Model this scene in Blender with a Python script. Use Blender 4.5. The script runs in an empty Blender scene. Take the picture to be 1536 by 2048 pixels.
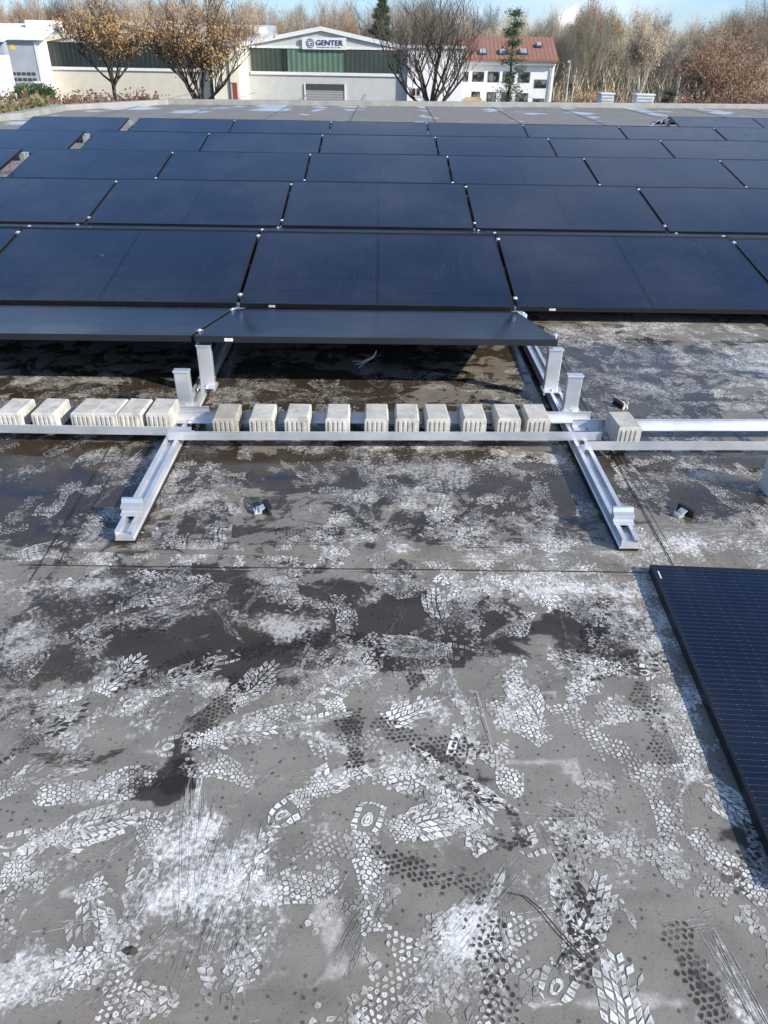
import bpy, math, random
import numpy as np
from mathutils import Vector, Matrix

random.seed(7)
RNG = np.random.RandomState(11)
S = bpy.context.scene
COL = S.collection
R = math.radians

# ------------------------------------------------------------------ camera
CAMZ = 1.49
FPX = 1500.0
PIT, YAW, ROL = 0.555884, 0.01383, 0.017317
def _axes():
    c, s = math.cos, math.sin
    F = np.array([s(YAW)*c(PIT), c(YAW)*c(PIT), -s(PIT)])
    Rr = np.array([c(YAW), -s(YAW), 0.0])
    U = np.cross(Rr, F)
    return F, Rr*c(ROL)+U*s(ROL), -Rr*s(ROL)+U*c(ROL)
CF, CR, CU = _axes()
def ray(px, py):
    return CF + CR*((px-768)/FPX) + CU*((1024-py)/FPX)
def on_z(px, py, z=0.0):
    d = ray(px, py); t = (z-CAMZ)/d[2]
    return float(d[0]*t), float(d[1]*t)
def on_y(px, py, Y):
    d = ray(px, py); t = Y/d[1]
    return float(d[0]*t), float(Y), float(CAMZ+d[2]*t)

cam = bpy.data.cameras.new('camera'); camo = bpy.data.objects.new('camera', cam); COL.objects.link(camo)
cam.sensor_fit = 'VERTICAL'; cam.sensor_height = 36; cam.lens = FPX/2048*36
cam.clip_end = 3000; cam.clip_start = 0.05
M = Matrix(((CR[0], CU[0], -CF[0], 0), (CR[1], CU[1], -CF[1], 0), (CR[2], CU[2], -CF[2], CAMZ), (0, 0, 0, 1)))
camo.matrix_world = M
S.camera = camo

# ------------------------------------------------------------------ light
SUN_EL = R(29); SUN_AZ = math.atan2(0.80, -0.47)      # azimuth measured from +Y towards +X
tos = Vector((math.sin(SUN_AZ)*math.cos(SUN_EL), math.cos(SUN_AZ)*math.cos(SUN_EL), math.sin(SUN_EL)))
sl = bpy.data.lights.new('sun', 'SUN'); sl.energy = 4.4; sl.angle = R(0.53); sl.color = (1.0, 0.915, 0.80)
so = bpy.data.objects.new('sun', sl); COL.objects.link(so)
so.rotation_euler = tos.to_track_quat('Z', 'Y').to_euler()
W = bpy.data.worlds.new('World'); S.world = W; W.use_nodes = True
wn = W.node_tree; wn.nodes.clear()
wo = wn.nodes.new('ShaderNodeOutputWorld'); bg = wn.nodes.new('ShaderNodeBackground')
sky = wn.nodes.new('ShaderNodeTexSky'); sky.sky_type = 'NISHITA'; sky.sun_disc = False
sky.sun_elevation = SUN_EL; sky.sun_rotation = SUN_AZ; sky.altitude = 100; sky.air_density = 1.0; sky.dust_density = 0.7; sky.ozone_density = 2.0
tc = wn.nodes.new('ShaderNodeTexCoord')
mp = wn.nodes.new('ShaderNodeMapping'); mp.inputs['Scale'].default_value = (1.0, 1.0, 3.2); mp.inputs['Location'].default_value = (0.35, 0.2, 0.1)
cn = wn.nodes.new('ShaderNodeTexNoise'); cn.inputs['Scale'].default_value = 2.1; cn.inputs['Detail'].default_value = 7; cn.inputs['Roughness'].default_value = 0.55
cr = wn.nodes.new('ShaderNodeValToRGB'); cr.color_ramp.elements[0].position = 0.50; cr.color_ramp.elements[1].position = 0.78
cr.color_ramp.elements[1].color = (0.7, 0.7, 0.7, 1)
cm = wn.nodes.new('ShaderNodeMix'); cm.data_type = 'RGBA'
cm.inputs[7].default_value = (7.6, 7.9, 8.4, 1)
wn.links.new(tc.outputs['Generated'], mp.inputs[0]); wn.links.new(mp.outputs[0], cn.inputs['Vector'])
wn.links.new(cn.outputs[0], cr.inputs[0]); wn.links.new(cr.outputs[0], cm.inputs[0])
tn = wn.nodes.new('ShaderNodeMix'); tn.data_type = 'RGBA'; tn.blend_type = 'MULTIPLY'; tn.inputs[0].default_value = 1; tn.inputs[7].default_value = (0.86, 0.97, 1.13, 1)
wn.links.new(sky.outputs[0], tn.inputs[6])
szz = wn.nodes.new('ShaderNodeSeparateXYZ'); wn.links.new(tc.outputs['Generated'], szz.inputs[0])
smr = wn.nodes.new('ShaderNodeMapRange'); smr.inputs[1].default_value = 0.02; smr.inputs[2].default_value = 0.35; wn.links.new(szz.outputs[2], smr.inputs[0])
stm = wn.nodes.new('ShaderNodeMix'); stm.data_type = 'RGBA'; stm.inputs[6].default_value = (0.66, 0.89, 1.34, 1); stm.inputs[7].default_value = (0.80, 0.965, 1.17, 1)
wn.links.new(smr.outputs[0], stm.inputs[0]); wn.links.new(stm.outputs[2], tn.inputs[7])
# one small fair-weather cloud low over the wood
cd = Vector(ray(1142, 42)).normalized()
dv = wn.nodes.new('ShaderNodeVectorMath'); dv.operation = 'DISTANCE'; dv.inputs[1].default_value = cd
nd_ = wn.nodes.new('ShaderNodeVectorMath'); nd_.operation = 'NORMALIZE'; wn.links.new(tc.outputs['Generated'], nd_.inputs[0]); wn.links.new(nd_.outputs[0], dv.inputs[0])
pn = wn.nodes.new('ShaderNodeTexNoise'); pn.inputs['Scale'].default_value = 60; pn.inputs['Detail'].default_value = 5; wn.links.new(nd_.outputs[0], pn.inputs['Vector'])
pa = wn.nodes.new('ShaderNodeMath'); pa.operation = 'MULTIPLY_ADD'; wn.links.new(pn.outputs[0], pa.inputs[0]); pa.inputs[1].default_value = 0.02; wn.links.new(dv.outputs['Value'], pa.inputs[2])
pr_ = wn.nodes.new('ShaderNodeMapRange'); pr_.inputs[1].default_value = 0.026; pr_.inputs[2].default_value = 0.014; wn.links.new(pa.outputs[0], pr_.inputs[0])
pm_ = wn.nodes.new('ShaderNodeMix'); pm_.data_type = 'RGBA'; pm_.inputs[7].default_value = (9, 9, 9.2, 1); wn.links.new(pr_.outputs[0], pm_.inputs[0])
wn.links.new(tn.outputs[2], pm_.inputs[6])
wn.links.new(pm_.outputs[2], cm.inputs[6]); wn.links.new(cm.outputs[2], bg.inputs[0]); wn.links.new(bg.outputs[0], wo.inputs[0])
bg.inputs[1].default_value = 0.125
S.view_settings.view_transform = 'Standard'; S.view_settings.look = 'None'; S.view_settings.gamma = 1
S.view_settings.exposure = 0.46
S.render.engine = 'CYCLES'
S.cycles.max_bounces = 6

# ------------------------------------------------------------------ materials
class NT:
    def __init__(s, name):
        s.m = bpy.data.materials.new(name); s.m.use_nodes = True
        s.t = s.m.node_tree; s.b = s.t.nodes['Principled BSDF']
        s.tc = None
    def n(s, typ, **k):
        x = s.t.nodes.new(typ)
        for a, v in k.items(): setattr(x, a, v)
        return x
    def l(s, a, b): s.t.links.new(a, b)
    def obj(s):
        if s.tc is None: s.tc = s.n('ShaderNodeTexCoord')
        return s.tc.outputs['Object']
    def geo(s): return s.n('ShaderNodeNewGeometry').outputs['Position']
    def setin(s, sock, v):
        if isinstance(v, bpy.types.NodeSocket): s.l(v, sock)
        elif isinstance(v, (tuple, list)): sock.default_value = tuple(v)+((1,) if len(v) == 3 and sock.type == 'RGBA' else ())
        else: sock.default_value = v
    def noise(s, sc, det=4, ro=0.55, vec=None, dist=0.0):
        x = s.n('ShaderNodeTexNoise'); x.inputs['Scale'].default_value = sc; x.inputs['Detail'].default_value = det
        x.inputs['Roughness'].default_value = ro; x.inputs['Distortion'].default_value = dist
        s.l(vec if vec is not None else s.obj(), x.inputs['Vector']); return x.outputs[0]
    def map(s, vec, scale=(1, 1, 1), rot=(0, 0, 0), loc=(0, 0, 0)):
        x = s.n('ShaderNodeMapping'); x.inputs['Scale'].default_value = scale; x.inputs['Rotation'].default_value = rot; x.inputs['Location'].default_value = loc
        s.l(vec, x.inputs[0]); return x.outputs[0]
    def math(s, op, a, b=0.0, c=0.0, clamp=False):
        x = s.n('ShaderNodeMath', operation=op, use_clamp=clamp)
        for i, v in enumerate((a, b, c)): s.setin(x.inputs[i], v)
        return x.outputs[0]
    def sstep(s, v, a, b, lo=0.0, hi=1.0):
        x = s.n('ShaderNodeMapRange', interpolation_type='SMOOTHSTEP')
        s.setin(x.inputs[0], v)
        for i, q in enumerate((a, b, lo, hi)): s.setin(x.inputs[i+1], q)
        return x.outputs[0]
    def mix(s, f, a, b, mode='MIX'):
        x = s.n('ShaderNodeMix', data_type='RGBA', blend_type=mode)
        s.setin(x.inputs[0], f); s.setin(x.inputs[6], a); s.setin(x.inputs[7], b); return x.outputs[2]
    def attr(s, nm):
        x = s.n('ShaderNodeAttribute'); x.attribute_name = nm; return x.outputs['Fac']
    def sep(s, vec):
        x = s.n('ShaderNodeSeparateXYZ'); s.l(vec, x.inputs[0]); return x.outputs
    def bump(s, h, st=0.3, d=0.01):
        x = s.n('ShaderNodeBump'); x.inputs['Strength'].default_value = st; x.inputs['Distance'].default_value = d
        s.l(h, x.inputs['Height']); s.l(x.outputs[0], s.b.inputs['Normal'])
    def set(s, **k):
        for a, v in k.items(): s.setin(s.b.inputs[a.replace('_', ' ')], v)
        return s

def simple(name, col, rough=0.6, metal=0.0, var=0.12, sc=8.0, bump=0.0, spec=None):
    q = NT(name)
    n = q.noise(sc, 5, 0.6)
    c = q.mix(q.sstep(n, 0.3, 0.7), tuple(v*(1-var) for v in col), tuple(min(1, v*(1+var)) for v in col))
    q.set(Base_Color=c, Roughness=q.sstep(n, 0.2, 0.8, rough*0.85, min(1, rough*1.15)), Metallic=metal)
    if spec is not None: q.b.inputs['Specular IOR Level'].default_value = spec
    if bump: q.bump(q.noise(sc*6, 4, 0.6), bump, 0.004)
    return q.m

def alu_mat():
    q = NT('aluminium')
    n = q.noise(6, 5, 0.6, q.map(q.obj(), (1, 1, 1)))
    st = q.noise(14, 3, 0.5, q.map(q.obj(), (40, 1.0, 40)))
    c = q.mix(q.sstep(n, 0.35, 0.7), (0.86, 0.87, 0.88), (0.66, 0.68, 0.70))
    sy = q.noise(5, 5, 0.65, q.map(q.obj(), (1.0, 30, 30)))
    c = q.mix(q.sstep(sy, 0.5, 0.75, 0, 0.55), c, (0.50, 0.51, 0.53))
    c = q.mix(q.sstep(q.noise(38, 5, 0.7), 0.62, 0.72, 0, 0.5), c, (0.42, 0.41, 0.39))
    q.set(Base_Color=c, Metallic=0.64, Roughness=q.math('ADD', q.math('MULTIPLY', st, 0.22), 0.22))
    return q.m
ALU = alu_mat()
STEEL = simple('bolt_steel', (0.5, 0.5, 0.5), 0.3, 0.9)
BLK = simple('black_anodised_frame', (0.018, 0.019, 0.022), 0.38, 0.3, sc=5)
RUB = simple('black_rubber', (0.012, 0.012, 0.013), 0.75)
BLKPL = simple('black_plastic', (0.015, 0.015, 0.016), 0.45)
WHPL = simple('white_plastic', (0.72, 0.72, 0.70), 0.4)
STICK = simple('white_sticker', (0.8, 0.8, 0.8), 0.5)
INK = simple('sticker_print', (0.25, 0.25, 0.27), 0.6)

def glass_mat():
    q = NT('solar_glass')
    x, y, z = q.sep(q.obj())
    def lines(v, per, w0, w1, off=0.0):
        f = q.math('FRACT', q.math('ADD', q.math('DIVIDE', v, per), 100.0+off))
        d = q.math('ABSOLUTE', q.math('SUBTRACT', f, 0.5))
        return q.sstep(d, 0.5-w1/per, 0.5-w0/per)
    wires = lines(y, 0.0183, 0.0004, 0.0011)
    dash = lines(x, 0.0303, 0.0016, 0.0032)
    cellx = lines(x, 0.091, 0.0005, 0.0018)
    celly = lines(y, 0.1835, 0.0006, 0.0016)
    mid = q.sstep(q.math('ABSOLUTE', x), 0.010, 0.006)
    n = q.noise(2.2, 4, 0.6, q.geo())
    base = q.mix(q.sstep(n, 0.3, 0.7), (0.0045, 0.0076, 0.0180), (0.0070, 0.0110, 0.0245))
    base = q.mix(q.math('MULTIPLY', wires, 0.45), base, (0.09, 0.10, 0.125))
    base = q.mix(q.math('MULTIPLY', q.math('MULTIPLY', wires, dash), 0.9), base, (0.13, 0.14, 0.17))
    base = q.mix(q.math('MULTIPLY', cellx, 0.8), base, (0.004, 0.004, 0.006))
    base = q.mix(q.math('MULTIPLY', celly, 0.8), base, (0.004, 0.004, 0.006))
    base = q.mix(mid, base, (0.003, 0.003, 0.004))
    # dried dust film and a few smudges
    g = q.geo()
    film = q.math('ADD', q.sstep(q.noise(0.8, 6, 0.65, g), 0.42, 0.75), q.math('MULTIPLY', q.sstep(q.noise(9, 6, 0.7, q.map(q.obj(), (1.0, 0.12, 1))), 0.55, 0.8), 0.7))
    smu = q.math('MULTIPLY', q.sstep(q.noise(3.1, 3, 0.5, q.map(g, loc=(5, 2, 1))), 0.62, 0.72), q.sstep(q.noise(45, 4, 0.7, q.map(g, (1, .4, 1))), 0.55, 0.7))
    base = q.mix(q.math('MULTIPLY', film, 0.05), base, (0.45, 0.44, 0.42))
    base = q.mix(q.math('MULTIPLY', smu, 0.16), base, (0.5, 0.5, 0.5))
    q.set(Base_Color=base, Roughness=q.math('ADD', q.math('MULTIPLY', q.noise(5, 5, 0.6, g), 0.16), 0.06))
    q.b.inputs['IOR'].default_value = 1.52
    q.b.inputs['Specular Tint'].default_value = (0.62, 0.80, 1.0, 1)
    q.b.inputs['Coat Weight'].default_value = 0.0
    return q.m
GLASS = glass_mat()

def concrete_mat():
    q = NT('paving_concrete')
    oi = q.n('ShaderNodeObjectInfo').outputs['Random']
    n = q.noise(14, 6, 0.65, q.geo()); f = q.noise(160, 3, 0.6)
    c = q.mix(q.sstep(n, 0.3, 0.72), (0.64, 0.62, 0.55), (0.40, 0.39, 0.35))
    c = q.mix(q.math('MULTIPLY', oi, 0.45), c, (0.42, 0.40, 0.35))
    st = q.noise(9, 6, 0.7, q.map(q.geo(), loc=(3, 1, 7)))
    c = q.mix(q.sstep(st, 0.52, 0.66, 0, 0.55), c, (0.27, 0.25, 0.21))
    c = q.mix(q.sstep(q.noise(90, 3, 0.6), 0.66, 0.74, 0, 0.8), c, (0.14, 0.13, 0.12))
    c = q.mix(q.sstep(f, 0.62, 0.75, 0, 0.5), c, (0.25, 0.24, 0.22))
    q.set(Base_Color=c, Roughness=0.9); q.bump(q.noise(220, 4, 0.6), 0.35, 0.002)
    return q.m
CONC = concrete_mat()

def roof_mat():
    q = NT('bitumen_roof_felt')
    P = q.obj()
    wet = q.attr('wet'); dust = q.attr('dust'); pale = q.attr('pale'); mud = q.attr('mud'); pud = q.attr('pud')
    chalk = q.attr('chalk'); rim = q.attr('rim'); seam = q.attr('seam')
    big = q.noise(1.1, 5, 0.6, P, 0.6)
    med = q.noise(6.5, 6, 0.62, P, 0.4)
    crumb = q.noise(75, 5, 0.62, P, 0.3)
    fine = q.noise(420, 3, 0.6, P)
    horiz = q.noise(2.0, 5, 0.6, q.map(P, (0.45, 3.0, 1)), 0.5)
    # granule speckle
    v = q.n('ShaderNodeTexVoronoi'); v.inputs['Scale'].default_value = 58; q.l(P, v.inputs['Vector'])
    vr = q.sep(v.outputs['Color'])[0]
    spk = q.math('MULTIPLY', q.sstep(q.math('ADD', v.outputs['Distance'], q.math('MULTIPLY', crumb, 0.5)), 0.56, 0.40), q.sstep(vr, 0.45, 0.75))
    v2 = q.n('ShaderNodeTexVoronoi'); v2.inputs['Scale'].default_value = 130; q.l(P, v2.inputs['Vector'])
    spk2 = q.math('MULTIPLY', q.sstep(v2.outputs['Distance'], 0.40, 0.2), q.sstep(q.sep(v2.outputs['Color'])[1], 0.5, 0.8))
    # broken crust cells
    w2 = q.n('ShaderNodeVectorMath', operation='ADD'); q.l(P, w2.inputs[0])
    nz = q.n('ShaderNodeTexNoise'); nz.inputs['Scale'].default_value = 22; q.l(P, nz.inputs['Vector'])
    sc = q.n('ShaderNodeVectorMath', operation='SCALE'); q.l(nz.outputs['Color'], sc.inputs[0]); sc.inputs['Scale'].default_value = 0.055
    q.l(sc.outputs[0], w2.inputs[1])
    ve = q.n('ShaderNodeTexVoronoi', feature='DISTANCE_TO_EDGE'); ve.inputs['Scale'].default_value = 92; q.l(w2.outputs[0], ve.inputs['Vector'])
    crack = q.sstep(ve.outputs['Distance'], 0.07, 0.17)
    felt = q.mix(q.sstep(med, 0.3, 0.7), (0.178, 0.166, 0.139), (0.270, 0.253, 0.212))
    felt = q.mix(q.sstep(horiz, 0.42, 0.70, 0, 0.7), felt, (0.30, 0.28, 0.24))
    felt = q.mix(q.sstep(fine, 0.35, 0.7, 0, 0.4), felt, (0.10, 0.095, 0.09))
    felt = q.mix(q.math('MULTIPLY', spk, 0.75), felt, (0.045, 0.040, 0.038))
    felt = q.mix(q.sstep(q.math('ADD', pale, q.math('MULTIPLY', q.math('SUBTRACT', med, 0.5), 0.5)), 0.32, 0.66), felt, q.mix(q.sstep(crumb, 0.35, 0.65), (0.47, 0.45, 0.40), (0.33, 0.31, 0.275)))
    felt = q.mix(q.math('MULTIPLY', spk2, 0.35), felt, (0.05, 0.045, 0.042))
    tint = q.noise(0.9, 4, 0.6, q.map(P, loc=(7, 3, 0)))
    felt = q.mix(q.sstep(tint, 0.45, 0.68, 0, 1), felt, q.mix(1.0, felt, (1.0, 0.90, 0.80), 'MULTIPLY'))
    # water film
    wv = q.math('ADD', wet, q.math('MULTIPLY', q.math('SUBTRACT', q.math('MAXIMUM', big, horiz), 0.5), 1.0))
    wv = q.math('ADD', wv, q.math('MULTIPLY', q.math('SUBTRACT', q.noise(5, 8, 0.72, P, 1.0), 0.5), 1.05))
    wetm = q.sstep(wv, 0.34, 0.54)
    wcol = q.mix(1.0, felt, (0.235, 0.205, 0.175), 'MULTIPLY')
    c = q.mix(wetm, felt, wcol)
    tide = q.sstep(q.math('MULTIPLY', q.math('MULTIPLY', wetm, q.math('SUBTRACT', 1.0, wetm)), 4.0), 0.55, 1.0, 0, 0.38)
    c = q.mix(tide, c, (0.33, 0.30, 0.25))
    # chalk crust
    A = q.math('ADD', dust, q.math('MULTIPLY', q.math('SUBTRACT', med, 0.5), 0.9))
    sw = q.noise(16, 6, 0.72, q.map(P, (1, 0.55, 1), (0, 0, 0.5)), 1.6)
    T = q.math('ADD', q.math('ADD', q.math('MULTIPLY', crumb, 0.6), q.math('MULTIPLY', sw, 0.45)), q.math('MULTIPLY', A, 0.45))
    crust = q.math('MULTIPLY', q.sstep(T, 0.64, 0.86, 0.0, 0.85), q.math('ADD', q.math('MULTIPLY', crack, 0.30), 0.70))
    film = q.sstep(A, 0.25, 1.0, 0, 0.30)
    crust = q.math('MAXIMUM', q.math('MULTIPLY', crust, q.sstep(dust, 0.03, 0.35)), film)
    pr = q.math('ADD', q.math('MULTIPLY', q.math('POWER', rim, 2.0), 0.40), q.math('ADD', q.math('MULTIPLY', crumb, 0.6), q.math('MULTIPLY', q.noise(240, 4, 0.65, P), 0.4)))
    er = q.noise(13, 5, 0.65, P, 0.8)
    prm = q.math('MULTIPLY', q.sstep(pr, 0.50, 0.80, 0.14, 1.0), q.sstep(q.math('ADD', er, q.math('MULTIPLY', chalk, 0.32)), 0.44, 0.66))
    prm = q.math('MULTIPLY', prm, q.sstep(q.noise(34, 5, 0.68, P, 0.6), q.math('SUBTRACT', 0.50, q.math('MULTIPLY', chalk, 0.20)), q.math('SUBTRACT', 0.70, q.math('MULTIPLY', chalk, 0.20)), 0.34, 1.0))
    pm = q.math('MULTIPLY', chalk, prm)
    ck = q.math('MAXIMUM', crust, pm, clamp=True)
    ckc = q.mix(wetm, (0.88, 0.88, 0.85), (0.60, 0.585, 0.55))
    c = q.mix(ck, c, ckc)
    mudm = q.sstep(q.math('ADD', mud, q.math('MULTIPLY', q.math('SUBTRACT', q.noise(11, 6, 0.7, P, 0.8), 0.5), 1.3)), 0.42, 0.72)
    c = q.mix(q.math('MULTIPLY', mudm, 0.9), c, (0.020, 0.016, 0.013))
    c = q.mix(pud, c, q.mix(q.sstep(q.sep(P)[1], 8, 12), (0.03, 0.03, 0.032), (0.42, 0.48, 0.55)))  # far puddles: the sky's pale blue reflection is painted into the base colour
    c = q.mix(seam, c, (0.02, 0.019, 0.018))
    rough = q.sstep(wetm, 0, 1, 0.62, q.sstep(q.noise(4, 5, 0.6, P, 0.5), 0.35, 0.65, 0.07, 0.30))
    rough = q.math('ADD', rough, q.math('MULTIPLY', ck, 0.35))
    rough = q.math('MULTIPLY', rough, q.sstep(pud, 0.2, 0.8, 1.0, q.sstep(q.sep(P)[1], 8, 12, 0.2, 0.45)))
    q.set(Base_Color=c, Roughness=rough)
    h = q.math('ADD', q.math('MULTIPLY', fine, 0.25), q.math('MULTIPLY', crumb, 0.5))
    h = q.math('ADD', h, q.math('MULTIPLY', ck, 0.35))
    dry = q.sstep(q.math('MAXIMUM', wetm, pud), 0.0, 1.0, 1.0, 0.12)
    q.bump(q.math('MULTIPLY', h, dry), 0.35, 0.004)
    return q.m
ROOF = roof_mat()

# ------------------------------------------------------------------ mesh helpers
class MB:
    def __init__(s): s.v = []; s.f = []
    def add(s, vs, fs):
        o = len(s.v); s.v += [tuple(map(float, p)) for p in vs]; s.f += [tuple(o+i for i in f) for f in fs]; return s
    def box(s, x0, x1, y0, y1, z0, z1):
        return s.add([(x0, y0, z0), (x1, y0, z0), (x1, y1, z0), (x0, y1, z0), (x0, y0, z1), (x1, y0, z1), (x1, y1, z1), (x0, y1, z1)],
                     [(0, 3, 2, 1), (4, 5, 6, 7), (0, 1, 5, 4), (1, 2, 6, 5), (2, 3, 7, 6), (3, 0, 4, 7)])
    def poly_x(s, prof, x0, x1):          # closed (y,z) outline extruded along x
        n = len(prof); vs = [(x0, a, b) for a, b in prof]+[(x1, a, b) for a, b in prof]
        fs = [tuple(range(n))[::-1], tuple(range(n, 2*n))]+[(i, (i+1) % n, n+(i+1) % n, n+i) for i in range(n)]
        return s.add(vs, fs)
    def poly_y(s, prof, y0, y1):          # closed (x,z) outline extruded along y
        n = len(prof); vs = [(a, y0, b) for a, b in prof]+[(a, y1, b) for a, b in prof]
        fs = [tuple(range(n)), tuple(range(n, 2*n))[::-1]]+[(i, n+i, n+(i+1) % n, (i+1) % n) for i in range(n)]
        return s.add(vs, fs)
    def tube(s, pts, rad, n=5, cap=True):
        pts = [Vector(p) for p in pts]; o = len(s.v); k = len(pts)
        if not hasattr(rad, '__len__'): rad = [rad]*k
        prev = Vector((0.31, 0.52, 0.79))
        for i, p in enumerate(pts):
            d = (pts[min(i+1, k-1)]-pts[max(i-1, 0)]).normalized()
            a = d.cross(prev)
            if a.length < 1e-4: a = d.orthogonal()
            a.normalize(); b = d.cross(a)
            for j in range(n):
                t = 2*math.pi*j/n; q = p+(a*math.cos(t)+b*math.sin(t))*rad[i]; s.v.append((q.x, q.y, q.z))
        for i in range(k-1):
            for j in range(n):
                j2 = (j+1) % n; s.f.append((o+i*n+j, o+i*n+j2, o+(i+1)*n+j2, o+(i+1)*n+j))
        if cap: s.f.append(tuple(o+j for j in range(n))[::-1]); s.f.append(tuple(o+(k-1)*n+j for j in range(n)))
        return s
    def build(s, name, mat, parent=None, bevel=0.0, smooth=False, label=None):
        me = bpy.data.meshes.new(name); me.from_pydata(s.v, [], s.f); me.materials.append(mat)
        if smooth: me.polygons.foreach_set('use_smooth', [True]*len(me.polygons))
        me.update()
        o = bpy.data.objects.new(name, me); COL.objects.link(o)
        if parent is not None: o.parent = parent
        if bevel:
            b = o.modifiers.new('bevel', 'BEVEL'); b.width = bevel; b.segments = 2; b.limit_method = 'ANGLE'
        if label: o['label'] = label
        return o

def empty(name, loc=(0, 0, 0), rot=(0, 0, 0)):
    o = bpy.data.objects.new(name, None); COL.objects.link(o); o.location = loc; o.rotation_euler = rot
    o.empty_display_size = 0.1
    return o
def tag(o, label=None, cat=None, group=None, kind=None):
    if label: o['label'] = label
    if cat: o['category'] = cat
    if group: o['group'] = group
    if kind: o['kind'] = kind
    return o
def copy_tree(o, parent=None):
    c = o.copy(); COL.objects.link(c); c.parent = parent
    if 'label' in c and parent is None: del c['label']
    for ch in list(o.children): copy_tree(ch, c)
    return c
ORD = ['first', 'second', 'third', 'fourth', 'fifth', 'sixth', 'seventh', 'eighth', 'ninth', 'tenth', 'eleventh', 'twelfth', 'thirteenth', 'fourteenth', 'fifteenth', 'sixteenth', 'seventeenth', 'eighteenth', 'nineteenth', 'twentieth']

# ------------------------------------------------------------------ the roof
def xleft(y):      # left boundary of the roof surface
    pts = [(-5, -40), (11.0, -40), (LP[0][1], LP[0][0]), (LP[1][1], LP[1][0]), (LP[2][1], LP[2][0]), (LP[3][1], LP[3][0])]
    return np.interp(y, [p[0] for p in pts], [p[1] for p in pts])
LP = [on_z(-60, 236, 0.12), on_z(45, 225, 0.12), on_z(130, 210, 0.12), on_z(335, 199, 0.12)]
FAR_L = LP[3]; FAR_R = on_z(1600, 209.5, 0.12)
def yfar(x):
    t = (x-FAR_L[0])/(FAR_R[0]-FAR_L[0]); return FAR_L[1]+(FAR_R[1]-FAR_L[1])*t

def vnoise(x, y, s, seed):
    """cheap value noise on arrays"""
    X = x*s+seed*17.3; Y = y*s+seed*9.1
    xi = np.floor(X).astype(np.int64); yi = np.floor(Y).astype(np.int64)
    fx = X-xi; fy = Y-yi; fx = fx*fx*(3-2*fx); fy = fy*fy*(3-2*fy)
    def h(a, b):
        n = (a*374761393+b*668265263+seed*1442695) & 0xffffffff
        n = ((n ^ (n >> 13))*1274126177) & 0xffffffff
        return ((n ^ (n >> 16)) & 0xffff)/65535.0
    return (h(xi, yi)*(1-fx)+h(xi+1, yi)*fx)*(1-fy)+(h(xi, yi+1)*(1-fx)+h(xi+1, yi+1)*fx)*fy
def fbm(x, y, s, seed, o=3):
    a = 0; w = 0.5; t = 0
    for i in range(o): a = a+vnoise(x, y, s, seed+i)*w; t += w; w *= 0.5; s *= 2.1
    return a/t

xs = np.unique(np.round(np.concatenate([np.arange(-42, -14, 2.0), np.arange(-14, -3.2, 0.15), np.arange(-3.2, 3.4, 0.026), np.arange(3.4, 17, 0.15), np.arange(17, 44, 2.0)]), 4))
ys = np.unique(np.round(np.concatenate([np.arange(-6, 0.2, 0.6), np.arange(0.2, 5.2, 0.026), np.arange(5.2, 13, 0.2), np.arange(13, 26, 0.1), np.arange(26, 34, 0.5)]), 4))
GX, GY = np.meshgrid(xs, ys)
GX = np.maximum(GX, xleft(GY)); GY = np.minimum(GY, yfar(GX))
A = {k: np.zeros_like(GX) for k in ('wet', 'dust', 'pale', 'mud', 'pud', 'chalk', 'rim', 'seam')}
WX = GX+(fbm(GX, GY, 7, 3)-0.5)*0.16; WY = GY+(fbm(GX, GY, 7, 31)-0.5)*0.16
def blob(kind, px, py, rx, ry, amt, ang=0, hard=1.6, warp=True):
    cx, cy = on_z(px, py); a = R(ang); X = (WX if warp else GX)-cx; Y = (WY if warp else GY)-cy
    u = (X*math.cos(a)+Y*math.sin(a))/rx; v = (-X*math.sin(a)+Y*math.cos(a))/ry
    d = np.sqrt(u*u+v*v); A[kind] = A[kind]+amt*np.clip((1-d)*hard, 0, 1)
# general wetness: the farther field is damp, the front is mostly dry
A['wet'] += 0.12+0.32*np.clip((GY-1.80)/0.3, 0, 1)-0.36*np.clip((GY-10)/3, 0, 1)
A['wet'] -= 0.26*np.clip((1.50-GY)/0.35, 0, 1)
for b in [(700, 1240, 1.1, .26, .16), (250, 1500, .3, .14, .2), (450, 1400, .3, .2, .25), (1430, 1700, .15, .12, .3), (560, 1230, .75, .22, .30), (900, 1270, .55, .22, .33), (1240, 1260, .30, .22, .45), (120, 1300, .5, .30, .42), (60, 1480, .35, .18, .35),
          (300, 1180, .5, .16, .55), (480, 1330, .45, .13, .25), (640, 1440, .25, .10, .25), (560, 1590, .2, .05, .25), (350, 1560, .16, .08, .5), (1150, 1120, 1.2, .1, -.3),
          (1050, 1110, .4, .055, -.4), (1420, 1080, .5, .12, -.25), (1250, 790, .55, .5, .42), (1200, 720, .5, .35, .25), (100, 960, .55, .35, .35), (1150, 960, .6, .22, .22),
          (700, 940, .8, .2, .2), (1480, 960, .4, .3, .3), (1120, 1790, .18, .12, .2), (1350, 1950, .2, .06, .25), (1440, 1950, .12, .2, .3), (260, 1420, .25, .06, -.4), (500, 790, 1.0, .4, .3),
          (1450, 660, 1.2, .35, -.2)]:
    blob('wet', *b)
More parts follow.
